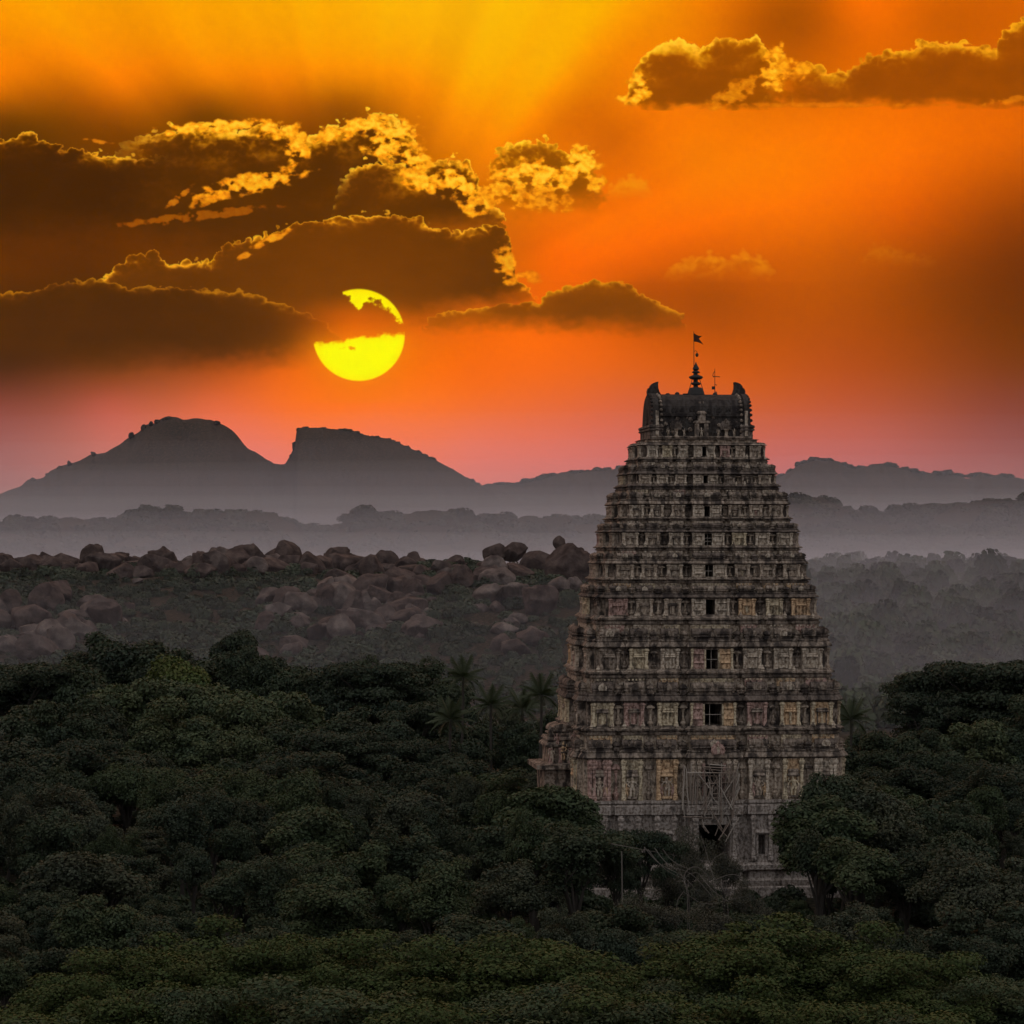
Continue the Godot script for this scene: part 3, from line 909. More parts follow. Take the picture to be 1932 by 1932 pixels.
# ---------------------------------------------------------------- distant growth, one mass each
func clump_shape(rng: RandomNumberGenerator, leaves: int, leaf: float, flat: float) -> Shape:
	var s := Shape.new()
	for k in leaves:
		var dir := Vector3(rng.randfn(), absf(rng.randfn()) * 0.9, rng.randfn()).normalized()
		var at := Vector3(dir.x, dir.y * flat, dir.z) * rng.randf_range(0.55, 1.0) * 0.5
		leaf_card(s, at, (dir + Vector3(rng.randfn(), rng.randfn(), rng.randfn()) * 0.5).normalized(), leaf * rng.randf_range(0.7, 1.4), rng.randf() * TAU, Color.WHITE * rng.randf_range(0.65, 1.25))
	return s

func leaf_card(s: Shape, at: Vector3, nn: Vector3, size: float, spin: float, col: Color) -> void:
	var a := nn.cross(Vector3.UP if absf(nn.y) < 0.9 else Vector3.RIGHT).normalized().rotated(nn, spin) * size
	var b := nn.cross(a) * 0.62
	var lift := nn * size * 0.25
	var k := s.v.size()
	s.v.append_array([at - a, at - b + lift * 0.2, at + a - lift, at + b + lift * 0.2])
	s.n.append_array([nn, nn, nn, nn])
	s.c.append_array([col, col, col, col])
	s.ix.append_array([k, k + 2, k + 1, k, k + 3, k + 2])

func mass(called: String, mesh: Mesh, mat: Material, places: Array, tints: Array) -> void:
	var mm := MultiMesh.new()
	mm.transform_format = MultiMesh.TRANSFORM_3D
	mm.use_colors = true
	mm.mesh = mesh
	mm.instance_count = places.size()
	for i in places.size():
		mm.set_instance_transform(i, places[i])
		mm.set_instance_color(i, tints[i])
	var o := MultiMeshInstance3D.new()
	o.name = called
	o.multimesh = mm
	o.material_override = mat
	o.set_meta("kind", "stuff")
	add_child(o)

func build_far_growth() -> void:
	var rng := RandomNumberGenerator.new()
	rng.seed = 91
	var bush := clump_shape(rng, 420, 0.085, 1.0).mesh()
	var places := []
	var tints := []
	# bushes over the ridge
	for k in 4600:
		var u := rng.randf_range(-80, 1300)
		var d := rng.randf_range(470, 730)
		var x := (u - 966.0) * K * d
		if lumps.get_noise_2d(x * 1.6 + 90.0, d * 1.6) < -0.02 and rng.randf() < 0.6:
			continue
		var w := 1.2 + 4.6 * pow(rng.randf(), 1.7)
		places.append(Transform3D(Basis(Vector3.UP, rng.randf() * TAU).scaled(Vector3(w, w * rng.randf_range(0.7, 1.1), w)), Vector3(x, ridge_height(x, d) - 0.1, -d)))
		tints.append(Color(1.0, 1.0, 1.0) * rng.randf_range(0.7, 1.4))
	mass("scrub_vegetation", bush, leafy("scrub_leaf", 0.042, 0.05, 0.032), places, tints)
	places = []
	tints = []
	for k in 1700:
		var d := 500.0 + pow(rng.randf(), 1.3) * 1300.0
		var u := rng.randf_range(1330, 2080)
		var x := (u - 966.0) * K * d
		var w := 3.5 + 9.0 * pow(rng.randf(), 1.5)
		if rng.randf() < 0.07:
			w *= 1.35
		w *= clampf(d / 850.0, 0.5, 1.0)
		places.append(Transform3D(Basis(Vector3.UP, rng.randf() * TAU).scaled(Vector3(w, w * rng.randf_range(0.9, 2.0), w)), Vector3(x, rise_height(x, d) + w * 0.1, -d)))
		tints.append(Color(1.0, 1.0, 0.95) * rng.randf_range(0.35, 1.5))
	mass("distant_forest", bush, leafy("wood_leaf", 0.045, 0.055, 0.03), places, tints)
	places = []
	tints = []
	for k in 1500:
		var u := rng.randf_range(-120, 2050)
		var t := -pow(rng.randf(), 2.0) * 0.5
		var d := 2700.0 + t * 700.0
		var top := EYE_Y + (1040.0 - polyline(LOW_HILLS, u)) * K * 2700.0
		var y := top * pow(1.0 - absf(t), 1.35)
		var w := 6.0 + 20.0 * pow(rng.randf(), 2.0)
		places.append(Transform3D(Basis(Vector3.UP, rng.randf() * TAU).scaled(Vector3(w, w * rng.randf_range(0.6, 1.0), w)), Vector3((u - 966.0) * K * d, y - 2.0, -d)))
		tints.append(Color(1.0, 0.98, 0.95) * rng.randf_range(0.7, 1.3))
	for k in 500:
		var u := rng.randf_range(560, 1950)
		var far := u > 925.0
		var d := 5400.0 if far else 4300.0
		var top := EYE_Y + (1040.0 - polyline(FAR_RANGE if far else MASSIF, u)) * K * d
		var w := (5.0 + 13.0 * pow(rng.randf(), 2.5)) * (1.5 if far else 0.8)
		places.append(Transform3D(Basis(Vector3.UP, rng.randf() * TAU).scaled(Vector3(w, w * rng.randf_range(0.5, 0.9), w)), Vector3((u - 966.0) * K * d, top - 3.0, -d)))
		tints.append(Color(1.0, 0.98, 0.95))
	mass("hill_vegetation", bush, leafy("hill_leaf", 0.05, 0.05, 0.035), places, tints)

func build_mist() -> void:
	var m_of := {}
	for q in MIST:
		# banks thin out upwards: several layers of rising height share the density, lying a little askew
		for k in 6:
			var f := FogVolume.new()
			f.name = numbered("mist")
			f.shape = RenderingServer.FOG_VOLUME_SHAPE_ELLIPSOID
			f.size = Vector3(q[3] * (0.7 + 0.06 * ((k * 5) % 8)), q[4] * (0.45 + 0.27 * k), q[5])
			f.position = Vector3(q[0] + q[3] * 0.02 * (((k * 3) % 8) - 3.5), q[1], -q[2])
			f.rotation.z = 0.004 * (((k * 5) % 8) - 3.5)
			var density: float = q[6] * [0.21, 0.21, 0.19, 0.16, 0.12, 0.08][k]
			var key := "%.6f" % density
			if not m_of.has(key):
				var m := FogMaterial.new()
				m.density = density
				m.albedo = MIST_COLOR
				m_of[key] = m
			f.material = m_of[key]
			f.set_meta("kind", "stuff")
			add_child(f)

const MIST_COLOR := Color(0.93, 0.93, 0.97)
# x, y, distance, width, height, depth, density per metre
const MIST := [
	[-100, 0, 1750, 5200, 84, 1300, 0.0012],
	[0, 0, 3450, 9000, 215, 1000, 0.00095],
	[-60, 0, 570, 900, 34, 220, 0.0016],
	[330, 4, 1000, 1300, 56, 700, 0.0009],
	[0, 0, 3500, 12000, 270, 1400, 0.00007],
]

# ---------------------------------------------------------------- the temple tower
const TOWER_D := 269.0
const TOWER_U := 1313.0
const TOWER_TURN := 5.8
const SIDE := 0.76                # depth over width
# storeys from the bottom: wall bottom and top (bearings), half outline
const STOREYS := [[1508, 1431, 268.0], [1369, 1324.5, 260.0], [1262, 1223, 240.0], [1161, 1129, 216.0], [1089, 1065, 197.0], [1029, 1005, 183.0], [975, 953, 164.5], [913, 896, 141.5], [863, 841, 121.5]]
# bays along the front: middle and half width as shares of the half width, how far they stand out
const BAYS := [[-0.885, 0.092, 0.42], [-0.63, 0.082, 0.34], [-0.36, 0.082, 0.4], [0.0, 0.185, 0.9], [0.36, 0.082, 0.4], [0.63, 0.082, 0.34], [0.885, 0.092, 0.42]]
const SIDE_BAYS := [[-0.74, 0.14, 0.5], [0.0, 0.28, 0.9], [0.74, 0.14, 0.5]]

var tower: Node3D
var tower_rng := RandomNumberGenerator.new()

func storey_w(i: int) -> float:
	return STOREYS[i][2] / 1.098 * K * (TOWER_D - STOREYS[i][2] / 1.098 * K * TOWER_D * SIDE)

func height_at(v: float, i: int) -> float:
	return EYE_Y + (1040.0 - v) * K * (TOWER_D - storey_w(i) * SIDE)

# the stepped outline of a storey; notches, one per front bay as half width and depth, open the wall for windows and niches
func storey_plan(w: float, d: float, s: float, notches: Array = []) -> PackedVector2Array:
	var p := PackedVector2Array()
	p.append(Vector2(-w, d))
	for k in BAYS.size():
		var b: Array = BAYS[k]
		var x0: float = (b[0] - b[1]) * w
		var x1: float = (b[0] + b[1]) * w
		var z: float = d + b[2] * s
		p.append_array([Vector2(x0, d), Vector2(x0, z)])
		if notches and notches[k]:
			var half: float = notches[k][0]
			var deep: float = notches[k][1]
			p.append_array([Vector2(b[0] * w - half, z), Vector2(b[0] * w - half, z - deep), Vector2(b[0] * w + half, z - deep), Vector2(b[0] * w + half, z)])
		p.append_array([Vector2(x1, z), Vector2(x1, d)])
	p.append(Vector2(w, d))
	for b in SIDE_BAYS:
		var z0: float = -(b[0] - b[1]) * d
		var z1: float = -(b[0] + b[1]) * d
		var x: float = w + b[2] * s
		p.append_array([Vector2(w, z0), Vector2(x, z0), Vector2(x, z1), Vector2(w, z1)])
	p.append(Vector2(w, -d))
	p.append(Vector2(-w, -d))
	for k in 3:
		var b: Array = SIDE_BAYS[k]
		var z0: float = (b[0] - b[1]) * d
		var z1: float = (b[0] + b[1]) * d
		var x: float = -w - b[2] * s
		p.append_array([Vector2(-w, z0), Vector2(x, z0), Vector2(x, z1), Vector2(-w, z1)])
	return p

func profile(raw: Array, out: float, y0: float, h: float) -> Array:
	return raw.map(func(q): return Vector2(q[0] * out, y0 + q[1] * h))

const EAVE := [[0.05, 0.0], [0.12, 0.08], [0.85, 0.14], [1.0, 0.2], [0.95, 0.3], [0.72, 0.5], [0.42, 0.66], [0.3, 0.7], [0.45, 0.76], [0.45, 0.88], [0.15, 0.94], [0.15, 1.0]]
const LEDGE := [[0.0, 0.0], [0.5, 0.04], [0.62, 0.22], [0.3, 0.36], [0.3, 0.46], [0.95, 0.54], [1.0, 0.72], [0.55, 0.86], [0.35, 1.0]]
const PILASTER := [[0.5, 0.0], [0.5, 0.07], [0.25, 0.1], [0.4, 0.13], [0.1, 0.16], [0.0, 0.2], [0.0, 0.66], [0.2, 0.69], [0.0, 0.72], [0.3, 0.78], [0.4, 0.81], [0.1, 0.84], [0.7, 0.9], [0.75, 0.95], [0.2, 0.965], [0.2, 1.0]]

var part_meshes := {}

# half widths w and d, height h; kept by size so that alike pieces share a mesh
func pilaster_mesh(w: float, d: float, h: float) -> ArrayMesh:
	var key := "pilaster %.2f %.2f %.2f" % [w, d, h]
	if not part_meshes.has(key):
		var s := Shape.new()
		s.sweep(rect(w * 0.62, d * 0.62), profile(PILASTER, w * 0.75, 0.0, h))
		part_meshes[key] = s.mesh()
	return part_meshes[key]

# a small shrine roof: neck, lip, swelling hood and ridge
func shrine_roof_mesh(w: float, d: float, h: float, round_: bool) -> ArrayMesh:
	var key := "roof %.2f %.2f %.2f %s" % [w, d, h, round_]
	if not part_meshes.has(key):
		var s := Shape.new()
		if round_:
			s.sweep(rect(w * 0.8, d * 0.8), [Vector2(0, 0), Vector2(0, h * 0.2), Vector2(w * 0.2, h * 0.22), Vector2(w * 0.2, h * 0.3)])
			s.lathe([Vector2(w * 0.62, h * 0.3), Vector2(w * 0.62, h * 0.42), Vector2(w * 1.0, h * 0.5), Vector2(w * 1.02, h * 0.6), Vector2(w * 0.8, h * 0.76), Vector2(w * 0.4, h * 0.86), Vector2(w * 0.15, h * 0.9), Vector2(w * 0.2, h * 0.94), Vector2(w * 0.05, h), Vector2(0, h)], 10)
		else:
			s.sweep(rect(w * 0.86, d * 0.8), [Vector2(0, 0), Vector2(0, h * 0.22), Vector2(w * 0.12, h * 0.24), Vector2(w * 0.12, h * 0.32), Vector2(-w * 0.02, h * 0.34), Vector2(-w * 0.02, h * 0.44)])
			# barrel hood lying across, its ends open arches
			var arc := PackedVector2Array()
			for k in 11:
				var a := PI * k / 10.0
				arc.append(Vector2(cos(a) * d * (1.0 + 0.12 * sin(a * 2.0) * signf(cos(a))), h * 0.44 + sin(a) * h * 0.46))
			for k in 10:
				s.quad(Vector3(-w, arc[k].y, arc[k].x), Vector3(w, arc[k].y, arc[k].x), Vector3(w, arc[k + 1].y, arc[k + 1].x), Vector3(-w, arc[k + 1].y, arc[k + 1].x))
			for side: float in [-1.0, 1.0]:
				for k in 10:
					var p := Vector3(w * side, h * 0.44, 0)
					var q := Vector3(w * side, arc[k].y, arc[k].x)
					var r := Vector3(w * side, arc[k + 1].y, arc[k + 1].x)
					if side > 0.0:
						s.tri(p, r, q)
					else:
						s.tri(p, q, r)
			for k in [-0.6, 0.0, 0.6]:
				s.lathe([Vector2(h * 0.05, h * 0.88), Vector2(h * 0.09, h * 0.93), Vector2(h * 0.03, h * 0.98), Vector2(0.0, h * 1.08)], 6, Vector3(k * w, 0, 0))
		part_meshes[key] = s.mesh()
	return part_meshes[key]

func horseshoe(r: float, n := 12) -> PackedVector2Array:
	var p := PackedVector2Array()
	for k in n + 1:
		var a := lerpf(-0.62, PI + 0.62, k / float(n))
		p.append(Vector2(cos(a) * r, sin(a) * r + r * 0.55))
	return p

# arched gable ornament: thick plate, raised inner plate in a darker tone, ring of knobs
func gable_mesh(r: float) -> ArrayMesh:
	var key := "gable %.2f" % r
	if not part_meshes.has(key):
		var s := Shape.new()
		s.plate(horseshoe(r), -0.12 * r, 0.25 * r)
		var ring := horseshoe(r * 0.72)
		s.plate(ring, 0.25 * r, 0.42 * r, Color(0.75, 0.75, 0.75))
		var pts := horseshoe(r * 1.02, 9)
		for q in pts:
			s.lathe([Vector2(0.0, -0.09 * r), Vector2(0.1 * r, 0.0), Vector2(0.0, 0.12 * r)], 5, Vector3(q.x, q.y, 0.2 * r))
		s.lathe([Vector2(0.12 * r, 1.5 * r), Vector2(0.2 * r, 1.65 * r), Vector2(0.0, 1.95 * r)], 6, Vector3(0, 0, 0.05 * r))
		part_meshes[key] = s.mesh()
	return part_meshes[key]

# a stuccoed figure in relief, one skin: legs, hips, waist, chest, crowned head and two pairs of arms
func figure_mesh(h: float, pose: int) -> ArrayMesh:
	var key := "figure %.2f %d" % [h, pose]
	if not part_meshes.has(key):
		var s := Shape.new()
		var sway: float = [0.0, 0.04, -0.05][pose] * h
		s.tube([Vector3(-0.06 * h, 0, 0), Vector3(-0.07 * h, 0.24 * h, 0.02 * h), Vector3(-0.04 * h + sway, 0.44 * h, 0)], [0.05 * h, 0.05 * h, 0.085 * h], 6)
		s.tube([Vector3(0.07 * h, 0, 0), Vector3(0.09 * h, 0.24 * h, 0.03 * h), Vector3(0.05 * h + sway, 0.44 * h, 0)], [0.05 * h, 0.05 * h, 0.085 * h], 6)
		s.tube([Vector3(sway, 0.40 * h, 0), Vector3(sway, 0.46 * h, 0), Vector3(sway, 0.56 * h, 0.01 * h), Vector3(0, 0.68 * h, 0.02 * h), Vector3(0, 0.74 * h, 0), Vector3(0, 0.77 * h, 0), Vector3(-sway * 0.5, 0.80 * h, 0.02 * h), Vector3(-sway * 0.5, 0.86 * h, 0.02 * h), Vector3(-sway * 0.5, 0.89 * h, 0.01 * h), Vector3(-sway * 0.5, 0.96 * h, 0), Vector3(-sway * 0.5, 1.0 * h, 0)], [0.09 * h, 0.115 * h, 0.075 * h, 0.12 * h, 0.09 * h, 0.04 * h, 0.06 * h, 0.062 * h, 0.066 * h, 0.045 * h, 0.01 * h], 8)
		for side: float in [-1.0, 1.0]:
			s.tube([Vector3(0.1 * side * h, 0.71 * h, 0), Vector3(0.2 * side * h, 0.58 * h, 0.03 * h), Vector3((0.12 + (0.1 if pose == 1 else 0.0)) * side * h, 0.47 * h, 0.06 * h)], [0.04 * h, 0.033 * h, 0.03 * h], 5)
			s.tube([Vector3(0.1 * side * h, 0.70 * h, -0.01 * h), Vector3(0.22 * side * h, 0.70 * h, 0), Vector3(0.2 * side * h, 0.86 * h, 0.02 * h)], [0.035 * h, 0.03 * h, 0.03 * h], 5)
		part_meshes[key] = s.mesh()
	return part_meshes[key]

func panel_tint(i: int) -> String:
	var roll := tower_rng.randf()
	if tower_rng.randf() < (0.14 if i > 1 else 0.05):
		return "weathered_plaster"
	if i == 0:
		return "peach_plaster" if roll < 0.5 else "cream_plaster" if roll < 0.72 else "pink_plaster" if roll < 0.9 else "pale_plaster"
	if i == 1:
		return "peach_plaster" if roll < 0.45 else "cream_plaster" if roll < 0.8 else "pink_plaster"
	if i <= 3:
		return "cream_plaster" if roll < 0.25 else "pale_plaster" if roll < 0.5 else "grey_plaster" if roll < 0.75 else "peach_plaster" if roll < 0.88 else "pink_plaster"
	return "pale_plaster" if roll < 0.35 else "grey_plaster" if roll < 0.82 else "pink_plaster" if roll < 0.9 else "cream_plaster"

# one bay of a wall: backing panel, a pair of pilasters, a niche with its hood, a figure or false pillar in it, studs
func niche_bay(i: int, at: Transform3D, hw: float, h: float, s: float, wide: bool) -> void:
	var bay := sub("niche_bay", tower, at)
	var tint := panel_tint(i)
	var pale: String = "cream_plaster" if tint == "peach_plaster" and tower_rng.randf() < 0.7 else tint
	var p := Shape.new()
	var lean := tower_rng.randf_range(-0.012, 0.012)
	p.box(Vector3(-hw * 0.98, 0.03 * h, -0.05), Vector3(hw * 0.98, 0.985 * h, 0.055 * s))
	put("panel", p.mesh(), mats[tint], bay)
	for x: float in ([-0.8, 0.8, -0.45, 0.45] if wide else [-0.8, 0.8]):
		put("pilaster", pilaster_mesh(snappedf(minf(0.22, 0.34 * hw / maxf(s, 0.1) * 0.9), 0.01) * s, 0.2 * s, h), mats[pale if absf(x) > 0.6 else tint], bay, Transform3D(Basis(Vector3.BACK, lean), Vector3(x * hw, 0, 0.14 * s)))
	# niche: hood on two brackets, sill
	var nw := hw * (0.42 if not wide else 0.26)
	var n := Shape.new()
	n.sweep(rect(nw * 1.1, 0.13 * s, Vector2(0, 0.10 * s)), [Vector2(0, 0.56 * h), Vector2(0.10 * s, 0.575 * h), Vector2(0.13 * s, 0.60 * h), Vector2(0.02, 0.65 * h), Vector2(0.02, 0.67 * h), Vector2(0.06 * s, 0.68 * h), Vector2(0.05 * s, 0.71 * h), Vector2(-0.04 * s, 0.745 * h)])
	n.box(Vector3(-nw * 1.05, 0.04 * h, 0.05 * s), Vector3(nw * 1.05, 0.10 * h, 0.22 * s))
	for side: float in [-1.0, 1.0]:
		n.box(Vector3(side * nw * 0.92 - 0.05 * s, 0.10 * h, 0.05 * s), Vector3(side * nw * 0.92 + 0.05 * s, 0.56 * h, 0.17 * s))
	put("niche", n.mesh(), mats["weathered_plaster" if tower_rng.randf() < 0.55 else tint], bay)
	if i == 0 or tower_rng.randf() < 0.25:
		var fh := 0.50 * h
		put("figure", figure_mesh(snappedf(fh, 0.05), tower_rng.randi_range(0, 2)), mats[["pink_plaster", "pale_plaster", "cream_plaster", "grey_plaster"][tower_rng.randi_range(0, 3)]], bay, Transform3D(Basis().scaled(Vector3(1.15, 1, 1)), Vector3(0, 0.10 * h, 0.16 * s)))
		if i == 0:
			for side: float in [-1.0, 1.0]:
				put("figure", figure_mesh(snappedf(fh * 0.72, 0.05), tower_rng.randi_range(0, 2)), mats[["pink_plaster", "peach_plaster", "grey_plaster"][tower_rng.randi_range(0, 2)]], bay, Transform3D(Basis(), Vector3(side * hw * 0.55, 0.06 * h, 0.14 * s)))
	else:
		put("false_pillar", pilaster_mesh(0.13 * s, 0.13 * s, snappedf(0.47 * h, 0.05)), mats[pale], bay, Transform3D(Basis(), Vector3(0, 0.09 * h, 0.12 * s)))
	# small gable over the panel
	put("gable", gable_mesh(snappedf(minf(0.30 * hw, 0.10 * h), 0.02)), mats[tint], bay, Transform3D(Basis(), Vector3(0, 0.80 * h, 0.09 * s)))

# narrow recess between bays: a pot with a thin pillar growing from it
func recess(i: int, at: Transform3D, h: float, s: float) -> void:
	var r := sub("recess_pillar", tower, at)
	var tint: String = ["weathered_plaster", "grey_plaster", "grey_plaster"][tower_rng.randi_range(0, 2)] if i > 0 else ["weathered_plaster", "grey_plaster", "pink_plaster"][tower_rng.randi_range(0, 2)]
	var p := Shape.new()
	p.lathe([Vector2(0.16 * s, 0), Vector2(0.2 * s, 0.04 * h), Vector2(0.3 * s, 0.10 * h), Vector2(0.3 * s, 0.16 * h), Vector2(0.14 * s, 0.21 * h), Vector2(0.18 * s, 0.24 * h), Vector2(0.12 * s, 0.25 * h)], 8)
	put("pot", p.mesh(), mats[tint], r)
	put("pilaster", pilaster_mesh(0.14 * s, 0.14 * s, snappedf(0.5 * h, 0.05)), mats[tint], r, Transform3D(Basis(), Vector3(0, 0.24 * h, 0)))
	var c := Shape.new()
	c.sweep(rect(0.3 * s, 0.2 * s), [Vector2(0, 0.74 * h), Vector2(0.08 * s, 0.76 * h), Vector2(0.08 * s, 0.80 * h), Vector2(-0.12 * s, 0.88 * h)])
	put("hood", c.mesh(), mats[tint], r)

func dentils(x0: float, x1: float, y: float, z: float, s: float, step: float) -> ArrayMesh:
	var d := Shape.new()
	var n := int((x1 - x0) / step)
	for k in n:
		var x := x0 + (k + 0.25) * step
		d.box(Vector3(x, y, z - 0.05 * s), Vector3(x + step * 0.5, y + 0.16 * s, z + 0.1 * s))
	return d.mesh()

func build_tower() -> void:
	tower_rng.seed = 2024
	var p := spot(TOWER_U, 1690, TOWER_D)
	tower = thing("temple_tower", "tall tapering tower of carved and weathered plaster storeys above the trees", "temple tower", Vector3(p.x, 0, -TOWER_D))
	tower.rotation_degrees.y = TOWER_TURN
	var finial := Shape.new()
	finial.lathe([Vector2(0.16, 0), Vector2(0.2, 0.08), Vector2(0.1, 0.14), Vector2(0.19, 0.24), Vector2(0.17, 0.34), Vector2(0.06, 0.42), Vector2(0.09, 0.46), Vector2(0.0, 0.66)], 7)
	var finial_mesh := finial.mesh()

	build_base()
	for i in STOREYS.size():
		var w := storey_w(i)
		var d := w * SIDE
		var y0 := height_at(STOREYS[i][0], i)
		var y1 := height_at(STOREYS[i][1], i)
		var h := y1 - y0
		var s := lerpf(1.0, 0.62, i / 8.0)            # size of the ornament
		var win: float = [0.8, 0.78, 0.54, 0.42, 0.36, 0.34, 0.26, 0.22, 0.2][i]
		var open: Array = [[0.1, 0.86], [0.04, 0.94], [0.0, 0.94], [0.06, 0.94], [0.04, 0.96], [0.0, 0.92], [0.0, 0.9], [0.06, 0.92], [0.1, 0.9]][i]
		var deep := d * 1.5
		var wall := Shape.new()
		wall.sweep(storey_plan(w, d, s, [[], [], [], [win, deep], [], [], []]), [Vector2(0, y0 - 0.02), Vector2(0, y1 + 0.02)])
		put("wall", wall.mesh(), mats["weathered_plaster" if i else "grey_plaster"], tower)
		var z := d + BAYS[3][2] * s
		if i > 0:
			window(i, z, y0, h, win, open, s, deep, w * BAYS[3][1])
		else:
			doorway_front(z, y0, h, w * BAYS[3][1], win, open, deep)
		# bays of the front and of the two flanks
		for b in BAYS:
			if b[0] != 0.0:
				niche_bay(i, Transform3D(Basis(), Vector3(b[0] * w, y0, d + b[2] * s)), b[1] * w, h, s, i == 0 and absf(b[0]) > 0.8)
		for k in BAYS.size() - 1:
			var x: float = (BAYS[k][0] + BAYS[k][1] + BAYS[k + 1][0] - BAYS[k + 1][1]) * 0.5 * w
			recess(i, Transform3D(Basis(), Vector3(x, y0, d + 0.1 * s)), h, s)
		for side: float in [-1.0, 1.0]:
			for b in SIDE_BAYS:
				niche_bay(i, Transform3D(Basis(Vector3.UP, side * PI / 2), Vector3(side * (w + b[2] * s), y0, b[0] * d)), b[1] * d, h, s, b[0] == 0.0)
			for k in 2:
				var zz: float = (SIDE_BAYS[k][0] + SIDE_BAYS[k][1] + SIDE_BAYS[k + 1][0] - SIDE_BAYS[k + 1][1]) * 0.5 * d
				recess(i, Transform3D(Basis(Vector3.UP, side * PI / 2), Vector3(side * (w + 0.1 * s), y0, zz)), h, s)
		# above the wall: eave, row of shrine roofs, then frieze and ledge of the next storey
		var next_w := storey_w(i + 1) if i < 8 else w * 0.845
		var y2 := height_at(STOREYS[i + 1][0], i + 1) if i < 8 else height_at(828, 8)
		var gap := y2 - y1
		var y_roof := y1 + gap * (0.47 if i < 8 else 0.8)
		var y_ledge := y1 + gap * (0.73 if i < 8 else 0.86)
		var eave := Shape.new()
		eave.sweep(storey_plan(w, d, s), profile(EAVE, 0.46 * s, y1, (y_roof - y1) * 0.62))
		put("eave", eave.mesh(), mats["mossy_stone" if i % 2 else "weathered_plaster"], tower)
		var wf := next_w + (w - next_w) * 0.42
		var df := wf * SIDE
		var frieze := Shape.new()
		frieze.sweep(storey_plan(wf, df, s * 0.8), [Vector2(0, y1 + (y_roof - y1) * 0.6), Vector2(0, y_ledge), Vector2(0.12 * s, y_ledge + 0.001)], Color.WHITE, true, false)
		put("frieze", frieze.mesh(), mats["grey_plaster"], tower)
		var wl := next_w + (w - next_w) * 0.26
		var ledge := Shape.new()
		ledge.sweep(storey_plan(wl, wl * SIDE, s * 0.85), profile(LEDGE, 0.46 * s, y_ledge, y2 - y_ledge))
		put("ledge", ledge.mesh(), mats["mossy_stone" if tower_rng.randf() < 0.6 else "weathered_plaster"], tower)
		if i == 8:
			continue
		# coloured frieze panels and their row of dentils
		for b in BAYS:
			var x0: float = (b[0] - b[1] * 0.96) * wf
			var x1: float = (b[0] + b[1] * 0.96) * wf
			var zf: float = df + b[2] * s * 0.8
			var pan := Shape.new()
			pan.box(Vector3(x0, y_roof + 0.02, zf - 0.1), Vector3(x1, y_ledge - 0.02, zf + 0.06 * s))
			pan.box(Vector3(x0, y_roof + (y_ledge - y_roof) * 0.3, zf), Vector3(x1, y_roof + (y_ledge - y_roof) * 0.42, zf + 0.12 * s))
			put("frieze_panel", pan.mesh(), mats[panel_tint(maxi(i, 1) if i < 3 else i)], tower)
			kind(put("dentil_course", dentils(x0, x1, y_ledge - 0.2 * s, zf + 0.06 * s, s, 0.26 * s + 0.08), mats["cream_plaster" if i < 2 else "pale_plaster"], tower), "stuff")
		# shrine roofs standing on the eave, over bays and recesses
		var y_stand := y1 + (y_roof - y1) * 0.56
		var tall := (y_ledge - y_stand) * 0.82
		for b in BAYS:
			var bw: float = b[1] * w * 0.95
			put("shrine_roof", shrine_roof_mesh(snappedf(bw, 0.05), 0.45 * s, snappedf(tall, 0.05), false), mats["mossy_stone" if tower_rng.randf() < 0.55 else "weathered_plaster"], tower, Transform3D(Basis(), Vector3(b[0] * w, y_stand, d + b[2] * s - 0.2 * s)))
			put("gable", gable_mesh(snappedf(minf(bw * 0.42, tall * 0.34), 0.02)), mats["weathered_plaster" if tower_rng.randf() < 0.6 else "pale_plaster"], tower, Transform3D(Basis(), Vector3(b[0] * w, y_stand + tall * 0.3, d + b[2] * s + 0.28 * s)))
		for k in BAYS.size() - 1:
			var x: float = (BAYS[k][0] + BAYS[k][1] + BAYS[k + 1][0] - BAYS[k + 1][1]) * 0.5 * w
			put("shrine_roof", shrine_roof_mesh(0.42 * s, 0.4 * s, snappedf(tall * 0.82, 0.05), true), mats["weathered_plaster" if tower_rng.randf() < 0.5 else "mossy_stone"], tower, Transform3D(Basis(), Vector3(x, y_stand, d + 0.05)))
		for side: float in [-1.0, 1.0]:
			for b in SIDE_BAYS:
				put("shrine_roof", shrine_roof_mesh(snappedf(b[1] * d * 0.95, 0.05), 0.45 * s, snappedf(tall, 0.05), false), mats["mossy_stone" if tower_rng.randf() < 0.5 else "weathered_plaster"], tower, Transform3D(Basis(Vector3.UP, side * PI / 2), Vector3(side * (w + b[2] * s - 0.2 * s), y_stand, b[0] * d)))
			for zz in [-0.45, 0.45]:
				put("shrine_roof", shrine_roof_mesh(0.42 * s, 0.4 * s, snappedf(tall * 0.82, 0.05), true), mats["weathered_plaster"], tower, Transform3D(Basis(), Vector3(side * (w + 0.05), y_stand, zz * d)))
		# little spikes along the ledge
		for b in BAYS:
			for side: float in [-1.0, 1.0]:
				if tower_rng.randf() < 0.8:
					put("finial", finial_mesh, mats["pale_plaster" if tower_rng.randf() < 0.6 else "weathered_plaster"], tower, Transform3D(Basis().scaled(Vector3.ONE * s * tower_rng.randf_range(0.8, 1.15)), Vector3((b[0] + side * b[1] * 0.9) * wl, y_ledge + (y2 - y_ledge) * 0.7, wl * SIDE + b[2] * s * 0.85 + 0.36 * s)))
	build_crown()
	build_porch()

